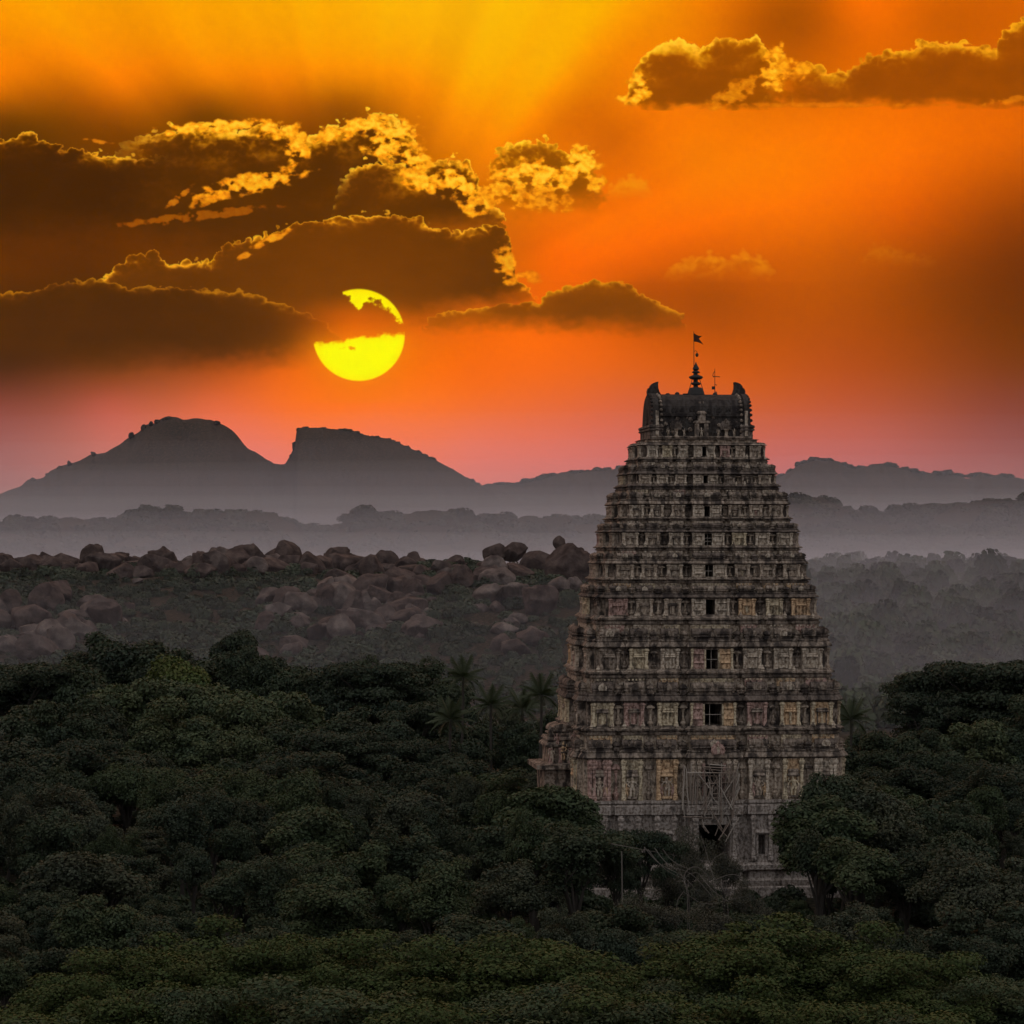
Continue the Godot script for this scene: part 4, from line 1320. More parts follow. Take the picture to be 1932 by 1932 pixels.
func window(i: int, z: float, y0: float, h: float, win: float, open: Array, s: float, deep: float, hw: float) -> void:
	var o := sub("window", tower, Transform3D(Basis(), Vector3(0, y0, z)))
	var f := Shape.new()
	var a: float = open[0] * h
	var b: float = open[1] * h
	# wall over and under the opening
	f.box(Vector3(-win - 0.004, b, -deep + 0.01), Vector3(win + 0.004, h + 0.01, -0.006))
	put("lintel", f.mesh(), mats["weathered_plaster"], o)
	if a > 0.01:
		var low := Shape.new()
		low.box(Vector3(-win - 0.004, -0.01, -deep + 0.01), Vector3(win + 0.004, a, -0.006))
		put("sill", low.mesh(), mats["weathered_plaster"], o)
	var pale: String = "cream_plaster" if i < 3 else "pale_plaster"
	for side: float in [-1.0, 1.0]:
		var j := Shape.new()
		j.box(Vector3(minf(side * win, side * (win + 0.16 * s)), a, -0.1), Vector3(maxf(side * win, side * (win + 0.16 * s)), b, 0.09 * s))
		put("frame", j.mesh(), mats[pale], o)
		var p := Shape.new()
		var x := side * (win + hw) * 0.5
		var half := (hw - win) * 0.5 - 0.17 * s
		p.box(Vector3(x - half, 0.02 * h, -0.05), Vector3(x + half, 0.98 * h, 0.05 * s))
		for q in [[0.28, 0.34], [0.72, 0.24]]:
			p.sweep(rect(half * 0.75, 0.1 * s, Vector2(x, 0.08 * s)), [Vector2(0, q[0] * h), Vector2(0.05 * s, (q[0] + 0.03) * h), Vector2(-0.03 * s, (q[0] + 0.1) * h)])
		put("panel", p.mesh(), mats[pale if i > 2 else panel_tint(1)], o)
		put("pilaster", pilaster_mesh(0.15 * s, 0.16 * s, h), mats[pale], o, Transform3D(Basis(), Vector3(side * (hw - 0.14 * s), 0, 0.12 * s)))
	if i in [1, 2, 4, 5]:
		var bars := Shape.new()
		bars.box(Vector3(-0.045 if i > 1 else -0.30, a, -0.33), Vector3(0.0 if i > 1 else -0.25, b, -0.28))
		put("bar", bars.mesh(), mats["pale_wood"], o)
		for q in ([0.5] if i != 5 else [0.35, 0.62]):
			var cross := Shape.new()
			cross.box(Vector3(-win, lerpf(a, b, q) - 0.03, -0.27), Vector3(win, lerpf(a, b, q) + 0.02, -0.22))
			put("bar", cross.mesh(), mats["pale_wood"], o)

# the lowest storey's middle bay: an open porch under the gable with a seated figure
func doorway_front(z: float, y0: float, h: float, hw: float, win: float, open: Array, deep: float) -> void:
	var o := sub("entrance_bay", tower, Transform3D(Basis(), Vector3(0, y0, z)))
	var f := Shape.new()
	f.box(Vector3(-win - 0.004, open[1] * h, -deep + 0.01), Vector3(win + 0.004, h + 0.01, -0.006))
	put("lintel", f.mesh(), mats["weathered_plaster"], o)
	var low := Shape.new()
	low.box(Vector3(-win - 0.004, -0.01, -deep + 0.01), Vector3(win + 0.004, open[0] * h, -0.006))
	put("sill", low.mesh(), mats["weathered_plaster"], o)
	for side: float in [-1.0, 1.0]:
		var j := Shape.new()
		j.box(Vector3(minf(side * win, side * hw * 0.5), 0, -0.05), Vector3(maxf(side * win, side * hw * 0.5), h * 0.9, 0.2))
		put("frame", j.mesh(), mats["pink_plaster"], o)
		for x: float in [0.62, 0.9]:
			put("pilaster", pilaster_mesh(0.2, 0.2, h), mats["grey_plaster"], o, Transform3D(Basis(), Vector3(side * hw * x, 0, 0.14)))
	put("gable", gable_mesh(0.62), mats["pink_plaster"], o, Transform3D(Basis(), Vector3(0.25, h * 1.14, 0.75)))
	put("figure", figure_mesh(0.8, 0), mats["pale_plaster"], o, Transform3D(Basis(), Vector3(0.25, h * 1.15, 1.0)))

# granite lower storey and plinth
func build_base() -> void:
	var w := storey_w(0) * 1.045
	var d := w * SIDE
	var y1 := height_at(1508, 0)
	var y0 := height_at(1622, 0)
	var plan := storey_plan(w, d, 1.0)
	var band := Shape.new()
	band.sweep(plan, [Vector2(0.1, y1 - 1.35), Vector2(0.3, y1 - 1.25), Vector2(0.32, y1 - 0.5), Vector2(0.15, y1 - 0.35), Vector2(0.3, y1 - 0.25), Vector2(0.3, y1 - 0.02)])
	put("stone_cornice", band.mesh(), mats["granite"], tower)
	var wall := Shape.new()
	var holes := []
	for b in BAYS:
		holes.append([1.4, d * 1.5] if b[0] == 0.0 else [0.32, 1.4])
	wall.sweep(storey_plan(w, d, 1.0, holes), [Vector2(0, y0), Vector2(0, y1 - 1.3)])
	put("wall", wall.mesh(), mats["granite"], tower)
	var foot := Shape.new()
	foot.sweep(plan, [Vector2(0.9, -1.0), Vector2(0.9, 0.9), Vector2(0.5, 1.0), Vector2(0.6, 1.5), Vector2(0.25, 1.7), Vector2(0.25, 2.3), Vector2(0.6, 2.5), Vector2(0.6, 2.9), Vector2(0.2, 3.1), Vector2(0.15, y0 + 0.02)])
	put("plinth", foot.mesh(), mats["granite"], tower)
	var h := y1 - 1.35 - y0
	for b in BAYS:
		var bay := sub("stone_bay", tower, Transform3D(Basis(), Vector3(b[0] * w, y0, d + b[2])))
		for side: float in [-1.0, 1.0]:
			put("pilaster", pilaster_mesh(0.24, 0.24, h), mats["granite"], bay, Transform3D(Basis(), Vector3(side * b[1] * w * 0.78, 0, 0.16)))
		if b[0] != 0.0:
			var n := Shape.new()
			n.box(Vector3(-0.324, h * 0.55, -1.39), Vector3(0.324, h + 0.02, -0.006))
			put("lintel", n.mesh(), mats["granite"], bay)
			var low := Shape.new()
			low.box(Vector3(-0.324, -0.01, -1.39), Vector3(0.324, h * 0.12, -0.006))
			put("sill", low.mesh(), mats["granite"], bay)
			var f := Shape.new()
			for side: float in [-1.0, 1.0]:
				f.box(Vector3(side * 0.42 - 0.1, h * 0.08, 0.0), Vector3(side * 0.42 + 0.1, h * 0.58, 0.14))
			f.sweep(rect(0.6, 0.12, Vector2(0, 0.1)), [Vector2(0, h * 0.58), Vector2(0.08, h * 0.6), Vector2(0.08, h * 0.63), Vector2(-0.1, h * 0.68)])
			put("niche", f.mesh(), mats["granite"], bay)
		else:
			var n := Shape.new()
			n.box(Vector3(-1.404, h * 0.8, -d * 1.5 + 0.01), Vector3(1.404, h + 0.02, -0.006))
			put("doorway_lintel", n.mesh(), mats["granite"], bay)

# the barrel-vaulted top with its horned gable ends, pot finial
func build_crown() -> void:
	var i := 8
	var y0 := height_at(828, 8)
	var y1 := height_at(741, 8) 
	var h := y1 - y0
	var w := storey_w(8) * 0.79
	var d := w * 0.68
	var vault := Shape.new()
	var arc := []
	# cross section: upright at the foot, swelling, then drawn in to the ridge
	for q in [[1.0, 0.0], [1.03, 0.14], [1.05, 0.34], [1.03, 0.55], [0.96, 0.73], [0.80, 0.87], [0.50, 0.965], [0.18, 1.0]]:
		arc.append(Vector2(q[0] * d, y0 + q[1] * h))
	var full := arc.duplicate()
	for k in range(arc.size() - 1, -1, -1):
		full.append(Vector2(-arc[k].x, arc[k].y))
	for k in full.size() - 1:
		vault.quad(Vector3(-w, full[k].y, full[k].x), Vector3(w, full[k].y, full[k].x), Vector3(w, full[k + 1].y, full[k + 1].x), Vector3(-w, full[k + 1].y, full[k + 1].x))
	put("vault_roof", vault.mesh(), mats["black_stone"], tower)
	var ridge := Shape.new()
	ridge.sweep(rect(w * 0.93, 0.32), [Vector2(0, y1 - 0.18), Vector2(0.08, y1 - 0.1), Vector2(0.08, y1), Vector2(-0.05, y1 + 0.05)])
	put("ridge", ridge.mesh(), mats["black_stone"], tower)
	var band := Shape.new()
	for sgn: float in [-1.0, 1.0]:
		band.box(Vector3(-w * 0.86, y0 + h * 0.50, sgn * d * 1.05 - 0.14), Vector3(w * 0.86, y0 + h * 0.56, sgn * d * 1.05 + 0.14))
	put("moulding", band.mesh(), mats["black_stone"], tower)
	for k in 9:
		var x := (k - 4) * w * 0.2 + tower_rng.randf_range(-0.12, 0.12)
		if absf(x) > 0.5:
			put("gable", gable_mesh(snappedf(tower_rng.randf_range(0.16, 0.3), 0.02)), mats["mossy_stone" if tower_rng.randf() < 0.5 else "black_stone"], tower, Transform3D(Basis(Vector3.BACK, tower_rng.randf_range(-0.15, 0.15)), Vector3(x, y0 + h * tower_rng.randf_range(0.56, 0.64), d * 1.0)))
		var stump := Shape.new()
		var sh := tower_rng.randf_range(0.08, 0.3)
		stump.sweep(rect(0.14, 0.14), [Vector2(0.06, y1), Vector2(0.04, y1 + sh * 0.6), Vector2(-0.05, y1 + sh)])
		if absf(k - 4) > 1.1 and k != 7:
			put("stump", stump.mesh(), mats["black_stone"], tower, Transform3D(Basis(), Vector3((k - 4) * w * 0.21, 0, 0.1)))
	for k in 26:
		var lump := Shape.new()
		var r := tower_rng.randf_range(0.10, 0.26)
		lump.lathe([Vector2(0, -r), Vector2(r, -r * 0.4), Vector2(r * 0.9, r * 0.4), Vector2(0, r)], 6)
		put("relief", lump.mesh(), mats[["black_stone", "mossy_stone", "weathered_plaster"][tower_rng.randi_range(0, 2)]], tower, Transform3D(Basis.from_euler(Vector3(0.3, tower_rng.randf() * 3.0, tower_rng.randf())), Vector3(tower_rng.randf_range(-0.8, 0.8) * w, y0 + h * tower_rng.randf_range(0.1, 0.5), d * 1.03)))
	# neck under the vault
	var neck := Shape.new()
	neck.sweep(rect(w * 1.06, d * 1.1), [Vector2(0, y0 - 0.02), Vector2(0, y0 + 0.1), Vector2(0.2, y0 + 0.14), Vector2(0.2, y0 + 0.24), Vector2(-0.1, y0 + 0.3)])
	put("neck_moulding", neck.mesh(), mats["weathered_plaster"], tower)
	# gable ends: thick horseshoe arches crowned by an inward-curling horn, knobs along the outer edge
	for side: float in [-1.0, 1.0]:
		var end := sub("gable_end", tower, Transform3D(Basis(), Vector3(side * w, 0, 0)))
		var shell := Shape.new()
		for k in full.size() - 1:
			var a: Vector2 = full[k]
			var b: Vector2 = full[k + 1]
			var lean0 := side * 0.16 * (1.0 - (a.y - y0) / h)
			var lean1 := side * 0.16 * (1.0 - (b.y - y0) / h)
			var grow := 1.10
			var pa := Vector3(-side * 0.25, y0 + (a.y - y0) * 1.03, a.x * grow)
			var pb := Vector3(-side * 0.25, y0 + (b.y - y0) * 1.03, b.x * grow)
			var qa := pa + Vector3(side * 0.45 + lean0, 0, 0)
			var qb := pb + Vector3(side * 0.45 + lean1, 0, 0)
			if side > 0.0:
				shell.quad(pa, qa, qb, pb)
				shell.tri(Vector3(qa.x, y0 + h * 0.4, 0), qb, qa)
			else:
				shell.quad(qa, pa, pb, qb)
				shell.tri(Vector3(qa.x, y0 + h * 0.4, 0), qa, qb)
			shell.quad(pb, qb, qb * Vector3(1, 1, 0.86), pb * Vector3(1, 1, 0.86))
			var inner_a := pa * Vector3(1, 1, 0.84) + Vector3(0, -0.1, 0)
			var inner_b := pb * Vector3(1, 1, 0.84) + Vector3(0, -0.1, 0)
			if side > 0.0:
				shell.quad(inner_a, pa, pb, inner_b)
			else:
				shell.quad(pa, inner_a, inner_b, pb)
		put("arch", shell.mesh(), mats["black_stone"], end)
		var horn := Shape.new()
		var out := PackedVector2Array()
		for q in [[-0.98, -0.16], [0.2, -0.3], [0.3, 0.0], [0.34, 0.3], [0.24, 0.62], [0.1, 0.66], [0.04, 0.86], [-0.14, 1.04], [-0.38, 1.16], [-0.66, 1.22], [-0.62, 0.96], [-0.64, 0.62], [-0.74, 0.28]]:
			out.append(Vector2(q[0] * side, y1 + q[1] * 1.0))
		if side < 0.0:
			out.reverse()
		horn.plate(out, -0.5, 0.5)
		put("horn", horn.mesh(), mats["black_stone"], end)
		var bead := Shape.new()
		bead.lathe([Vector2(0, -0.16), Vector2(0.15, -0.08), Vector2(0.17, 0.05), Vector2(0.0, 0.18)], 7)
		for k in range(0, 13):
			var t := k / 12.0
			var q: Vector2 = arc[mini(int(t * 6.999), 6)].lerp(arc[mini(int(t * 6.999) + 1, 7)], fmod(t * 6.999, 1.0))
			put("crocket", bead.mesh(), mats["black_stone"], end, Transform3D(Basis(), Vector3(side * (0.26 + 0.16 * (1.0 - t)), q.y, q.x * 1.06)))
			put("crocket", bead.mesh(), mats["weathered_plaster"], end, Transform3D(Basis(), Vector3(-side * 0.52, q.y, q.x * 1.03 + 0.05)))
		var foot := Shape.new()
		foot.sweep(rect(0.5, d * 1.14), [Vector2(0, y0), Vector2(0, y0 + 0.75), Vector2(0.14, y0 + 0.8), Vector2(0.16, y0 + 0.92), Vector2(0.06, y0 + 1.0), Vector2(0.18, y0 + 1.1), Vector2(0.14, y0 + 1.26), Vector2(-0.2, y0 + 1.4)])
		put("pedestal", foot.mesh(), mats["mossy_stone"], end)
		var pan := Shape.new()
		pan.box(Vector3(-side * 0.1 - 0.14, y0 + 0.3, d * 1.08), Vector3(-side * 0.1 + 0.14, y0 + h * 0.62, d * 1.17))
		put("panel", pan.mesh(), mats["grey_plaster"], end)
	# central arched niche and medallions on the front
	var mid := sub("vault_niche", tower, Transform3D(Basis(), Vector3(0, y0, d * 1.04)))
	var body := Shape.new()
	body.box(Vector3(-0.62, 0.1, -0.5), Vector3(-0.24, 1.45, 0.28))
	body.box(Vector3(0.24, 0.1, -0.5), Vector3(0.62, 1.45, 0.28))
	body.sweep(rect(0.7, 0.3), [Vector2(0, 1.45), Vector2(0.08, 1.5), Vector2(0.05, 1.62), Vector2(-0.1, 1.7)])
	body.sweep(rect(0.36, 0.24), [Vector2(0, 1.7), Vector2(0, 2.3), Vector2(0.08, 2.35), Vector2(0.02, 2.5), Vector2(-0.1, 2.6)])
	put("frame", body.mesh(), mats["weathered_plaster"], mid)
	put("figure", figure_mesh(0.95, 0), mats["pale_plaster"], mid, Transform3D(Basis(), Vector3(0, 0.15, 0.1)))
	var patch := Shape.new()
	patch.box(Vector3(-0.22, 2.6, -0.75), Vector3(0.3, 3.5, -0.42))
	put("plaster_patch", patch.mesh(), mats["weathered_plaster"], mid)
	for x: float in [-2.35, 2.3]:
		var med := sub("medallion", tower, Transform3D(Basis(), Vector3(x, y0 + 0.25, d * 1.05)))
		put("gable", gable_mesh(0.55), mats["mossy_stone"], med, Transform3D(Basis(), Vector3(0, 0.65, 0)))
		put("pilaster", pilaster_mesh(0.2, 0.2, 0.7), mats["grey_plaster"], med, Transform3D(Basis(), Vector3(0, 0, 0.1)))
		put("figure", figure_mesh(0.7, 1), mats["grey_plaster"], med, Transform3D(Basis(), Vector3(-0.75, 0.05, 0.1)))
		put("figure", figure_mesh(0.7, 2), mats["grey_plaster"], med, Transform3D(Basis(), Vector3(0.75, 0.05, 0.1)))
	# pot finial
	var k := Shape.new()
	k.lathe([Vector2(0.92, 0.0), Vector2(0.88, 0.15), Vector2(0.74, 0.62), Vector2(0.6, 0.86), Vector2(0.25, 0.92), Vector2(0.2, 1.12), Vector2(0.42, 1.2), Vector2(0.52, 1.32), Vector2(0.42, 1.45), Vector2(0.2, 1.55), Vector2(0.2, 1.78), Vector2(0.55, 1.86), Vector2(0.72, 2.02), Vector2(0.7, 2.16), Vector2(0.4, 2.3), Vector2(0.18, 2.4), Vector2(0.18, 2.52), Vector2(0.38, 2.58), Vector2(0.42, 2.68), Vector2(0.3, 2.78), Vector2(0.16, 2.86), Vector2(0.34, 3.0), Vector2(0.3, 3.2), Vector2(0.14, 3.5), Vector2(0.02, 3.85), Vector2(0, 3.86)], 16)
	put("pot_finial", k.mesh(), mats["dark_iron"], tower, Transform3D(Basis().scaled(Vector3(0.92, 0.80, 0.92)), Vector3(0, y1, 0)))
	for side: float in [-1.0, 1.0]:
		var stay := Shape.new()
		stay.tube([Vector3(side * 0.8, y1 + 0.02, 0.1), Vector3(side * 0.32, y1 + 1.55, 0.05)], [0.03, 0.03], 5)
		put("stay", stay.mesh(), mats["dark_iron"], tower)
	var base_block := Shape.new()
	base_block.box(Vector3(-1.2, y1 + 0.03, -0.25), Vector3(-0.72, y1 + 0.14, 0.3))
	put("block", base_block.mesh(), mats["black_stone"], tower)
	# flag and rod aerial stand on the ridge: things of their own
	var top := tower.transform * Vector3(-0.22, y1 + 0.05, 0.1)
	var flag := thing("temple_flag", "small dark swallow-tailed pennant on a thin pole above the tower top", "flag", top)
	var pole := Shape.new()
	pole.tube([Vector3(0, 0, 0), Vector3(0.02, 3.0, 0), Vector3(0.0, 5.85, 0)], [0.05, 0.04, 0.03], 6)
	put("pole", pole.mesh(), mats["dark_iron"], flag)
	var cloth := Shape.new()
	var edge_top := [Vector2(0, 5.72), Vector2(0.22, 5.56), Vector2(0.5, 5.44), Vector2(0.78, 5.44)]
	var edge_low := [Vector2(0, 4.93), Vector2(0.3, 4.88), Vector2(0.6, 4.78), Vector2(0.92, 4.62)]
	var strips := 3
	for a in strips:
		var za := 0.05 * sin(a * 1.7)
		var zb := 0.05 * sin((a + 1) * 1.7)
		var t0: Vector2 = edge_top[a]
		var t1: Vector2 = edge_top[a + 1]
		var l0: Vector2 = edge_low[a]
		var l1: Vector2 = edge_low[a + 1]
		var m0 := Vector2(0.46, 5.2) if a > 1 else (t0 + l0) * 0.5
		var m1 := (t1 + l1) * 0.5 if a < 1 else Vector2(0.46, 5.22)
		for sgn: float in [1.0, -1.0]:
			var off := 0.012 * sgn
			var q := [Vector3(m0.x, m0.y, za + off), Vector3(m1.x, m1.y, zb + off), Vector3(t1.x, t1.y, zb + off), Vector3(t0.x, t0.y, za + off)]
			var r := [Vector3(l0.x, l0.y, za + off), Vector3(l1.x, l1.y, zb + off), Vector3(m1.x, m1.y, zb + off), Vector3(m0.x, m0.y, za + off)]
			if sgn > 0.0:
				cloth.quad(q[0], q[1], q[2], q[3])
				cloth.quad(r[0], r[1], r[2], r[3])
			else:
				cloth.quad(q[3], q[2], q[1], q[0])
				cloth.quad(r[3], r[2], r[1], r[0])
	put("cloth", cloth.mesh(), mats["cloth"], flag)
	var lamp := Shape.new()
	lamp.tube([Vector3(0, 3.95, 0), Vector3(0.16, 4.1, 0), Vector3(0.3, 3.98, 0), Vector3(0.3, 3.8, 0)], [0.03, 0.03, 0.03, 0.03], 5)
	lamp.lathe([Vector2(0.05, 3.86), Vector2(0.16, 3.72), Vector2(0.14, 3.62), Vector2(0.06, 3.5), Vector2(0, 3.48)], 8, Vector3(0.3, 0, 0))
	put("hanging_lamp", lamp.mesh(), mats["dark_iron"], flag)
	var aerial := thing("rod_aerial", "thin metal rod with short cross arms standing on the tower ridge", "aerial", tower.transform * Vector3(1.78, y1 + 0.04, 0.0))
	var rod := Shape.new()
	rod.tube([Vector3.ZERO, Vector3(0, 2.45, 0)], [0.04, 0.025], 6)
	put("rod", rod.mesh(), mats["dark_iron"], aerial)
	for q in [[1.72, -0.16, 0.48], [0.95, 0.0, 0.2], [0.28, 0.0, 0.22], [1.72, 0.32, 0.34]]:
		var arm := Shape.new()
		arm.tube([Vector3(q[1], q[0], 0), Vector3(q[2], q[0] - 0.05, 0)], [0.035, 0.035], 5)
		put("arm", arm.mesh(), mats["dark_iron"], aerial)
	var hoop := Shape.new()
	hoop.tube([Vector3(0, 2.2, 0), Vector3(-0.14, 2.0, 0), Vector3(-0.2, 1.75, 0), Vector3(-0.08, 1.62, 0)], [0.03, 0.03, 0.03, 0.03], 5)
	put("loop", hoop.mesh(), mats["dark_iron"], aerial)
	var case := Shape.new()
	case.box(Vector3(-0.28, 0.5, -0.12), Vector3(-0.03, 0.78, 0.12))
	put("case", case.mesh(), mats["dark_iron"], aerial)

# the side porch standing out from the tower's flank, and the scaffold before the entrance bay
func build_porch() -> void:
	var w := storey_w(0)
	var y_top := height_at(1405, 0)
	var y_floor := height_at(1447, 0)
	var x := -w - 2.75
	var o := sub("side_porch", tower, Transform3D(Basis(), Vector3(-w - 0.3, 0, 0)))
	var body := Shape.new()
	body.sweep(rect(1.5, 3.0, Vector2(-1.0, 0)), [Vector2(0.1, -0.5), Vector2(0.1, y_floor - 0.6), Vector2(0.9, y_floor - 0.5), Vector2(0.9, y_floor - 0.1), Vector2(0.1, y_floor)])
	put("wall", body.mesh(), mats["weathered_plaster"], o)
	var upper := Shape.new()
	upper.sweep(rect(1.25, 2.6, Vector2(-0.9, 0)), [Vector2(0, y_floor), Vector2(0, y_floor + 1.4), Vector2(0.3, y_floor + 1.5), Vector2(0.3, y_floor + 1.65), Vector2(0.0, y_floor + 1.9), Vector2(-0.1, y_top), Vector2(0.12, y_top + 0.1), Vector2(0.0, y_top + 0.35)])
	put("upper_wall", upper.mesh(), mats["weathered_plaster"], o)
	put("shrine_roof", shrine_roof_mesh(2.3, 0.95, 1.5, false), mats["weathered_plaster"], o, Transform3D(Basis(Vector3.UP, PI / 2), Vector3(-0.9, y_top + 0.2, 0)))
	var horn := Shape.new()
	horn.plate(PackedVector2Array([Vector2(-2.25, y_top - 0.6), Vector2(-1.75, y_top - 0.6), Vector2(-1.7, y_top + 0.6), Vector2(-1.85, y_top + 1.3), Vector2(-2.1, y_top + 1.45), Vector2(-2.2, y_top + 0.6)]), 2.0, 2.6)
	put("horn", horn.mesh(), mats["weathered_plaster"], o)
	for k in 5:
		put("figure", figure_mesh([1.5, 1.25, 1.7, 1.3, 1.5][k], k % 3), mats[["pale_plaster", "pink_plaster", "peach_plaster", "pale_plaster", "pink_plaster"][k]], o, Transform3D(Basis(Vector3.UP, -0.3), Vector3(-1.9 + k * 0.52, y_floor + [0.05, 1.5, 0.3, 0.05, 1.5][k], 2.75)))
	for q in [-2.0, -1.1, -0.2]:
		put("pilaster", pilaster_mesh(0.17, 0.17, 1.4), mats["pink_plaster"], o, Transform3D(Basis(), Vector3(q, y_floor, 2.7)))
	# bamboo scaffold, lashed poles before the entrance bay
	var d := w * SIDE + 0.9
	var yb := height_at(1560, 0)
	var yt := height_at(1438, 0)
	var s := thing("bamboo_scaffold", "tangled bamboo scaffold lashed over the tower entrance bay", "scaffold", tower.transform * Vector3(-0.4, yb, d + 0.2))
	s.rotation.y = tower.rotation.y
	var rng := RandomNumberGenerator.new()
	rng.seed = 6
	for k in 110:
		var shape := Shape.new()
		var a: Vector3
		var b: Vector3
		var depth := rng.randf_range(0.0, 0.9)
		if k < 40:
			var px := rng.randf_range(-2.6, 2.1)
			a = Vector3(px, rng.randf_range(0.3, 2.6), depth)
			b = Vector3(px + rng.randf_range(-0.3, 0.3), minf(yt - yb, a.y + rng.randf_range(2.0, 4.5)), depth + rng.randf_range(-0.2, 0.2))
		elif k < 58:
			var py: float = [0.9, 1.9, 2.9, 3.9, 4.8, 5.5][k % 6] + rng.randf_range(-0.25, 0.25)
			var px := rng.randf_range(-2.6, 0.2)
			a = Vector3(px, py, depth)
			b = Vector3(px + rng.randf_range(1.4, 3.0), py + rng.randf_range(-0.2, 0.2), depth)
		else:
			var px := rng.randf_range(-1.0, 2.3)
			var py := rng.randf_range(-1.2, 4.4)
			var sl := rng.randf_range(0.5, 1.5) * (1.0 if rng.randf() < 0.5 else -1.0)
			a = Vector3(px, py, depth)
			b = Vector3(clampf(px + sl, -2.6, 2.6), minf(py + rng.randf_range(1.0, 2.4), yt - yb), depth + rng.randf_range(-0.3, 0.3))
		shape.tube([a, a.lerp(b, 0.5) + Vector3(rng.randf_range(-0.06, 0.06), 0, 0), b], [0.06, 0.055, 0.05], 5)
		put("pole", shape.mesh(), mats["pale_wood" if rng.randf() < 0.4 else "bamboo"], s)

# ---------------------------------------------------------------- trees
var crowns := {}
var trunks := {}

# a crown of leaf sprays gathered in clumps; made for a tree ten metres high
func crown_mesh(rng: RandomNumberGenerator, form: Dictionary) -> ArrayMesh:
	var s := Shape.new()
	var middle := Vector3(0, form.y, 0)
	# lobes of uneven size, then clumps round each
	var lobes := []
	for k in form.get("lobes", 7):
		var dir := Vector3(rng.randfn(), rng.randfn() * 0.7 + form.get("lift", 0.35), rng.randfn()).normalized()
		var out := sqrt(rng.randf()) * rng.randf_range(0.5, 0.95)
		lobes.append([middle + Vector3(dir.x * form.wide, dir.y * form.tall, dir.z * form.wide) * out, rng.randf_range(0.28, 0.62)])
	for k in form.clumps:
		var lobe: Array = lobes[rng.randi_range(0, lobes.size() - 1)]
		var dir := Vector3(rng.randfn(), rng.randfn() * 0.8 + 0.25, rng.randfn()).normalized()
		var at: Vector3 = lobe[0] + Vector3(dir.x * form.wide, dir.y * form.tall, dir.z * form.wide) * lobe[1] * pow(rng.randf(), 0.5)
		if form.has("layers"):
			at.y = lerpf(at.y, form.layers[rng.randi_range(0, form.layers.size() - 1)], 0.8)
			if rng.randf() < 0.5:
				at.x *= 1.2
				at.z *= 1.2
		var r: float = form.clump * rng.randf_range(0.6, 1.3)
		var tone := rng.randf_range(0.72, 1.22)
		var hue := rng.randf_range(-0.12, 0.12)
		var n := int(form.leaves * r * r / (form.clump * form.clump))
		for q in n:
			var d := Vector3(rng.randfn(), rng.randfn() * 0.8 + 0.35, rng.randfn()).normalized()
			var p := at + Vector3(d.x, d.y * form.get("flat", 0.75), d.z) * r * sqrt(rng.randf_range(0.25, 1.15))
			var nn := (d * 0.7 + Vector3(0, 0.55, 0) + Vector3(rng.randfn(), rng.randfn(), rng.randfn()) * 0.45).normalized()
			var lum := tone * rng.randf_range(0.7, 1.3)
			leaf_card(s, p, nn, form.leaf * rng.randf_range(0.65, 1.35), rng.randf() * TAU, Color(lum * (1.0 + hue), lum, lum * (1.0 - hue)))
	return s.mesh()

func trunk_mesh(rng: RandomNumberGenerator, form: Dictionary) -> ArrayMesh:
	var s := Shape.new()
	var fork := Vector3(rng.randf_range(-0.4, 0.4), form.fork, rng.randf_range(-0.4, 0.4))
	s.tube([Vector3(0, -0.6, 0), Vector3(0, 0.3, 0), fork * 0.5 + Vector3(0.1, 0, 0.1), fork], [form.girth * 1.5, form.girth, form.girth * 0.85, form.girth * 0.75], 7)
	for k in form.limbs:
		var a: float = TAU * (k + rng.randf_range(-0.3, 0.3)) / form.limbs
		var out: Vector3 = Vector3(cos(a), 0, sin(a)) * form.wide * rng.randf_range(0.25, 0.55)
		var tip: Vector3 = Vector3(0, form.y + form.tall * rng.randf_range(-0.2, 0.35), 0) + out
		var bend := fork.lerp(tip, 0.5) + Vector3(0, 0.4, 0) + Vector3(rng.randfn(), rng.randfn(), rng.randfn()) * 0.25
		s.tube([fork - Vector3(0, 0.2, 0), bend, tip], [form.girth * 0.55, form.girth * 0.32, form.girth * 0.1], 5)
		for q in 2:
			var side: Vector3 = tip + Vector3(rng.randfn(), rng.randfn() * 0.5 + 0.3, rng.randfn()) * form.wide * 0.16
			s.tube([bend, bend.lerp(side, 0.5) + Vector3(0, 0.15, 0), side], [form.girth * 0.28, form.girth * 0.16, form.girth * 0.05], 4)
	return s.mesh()

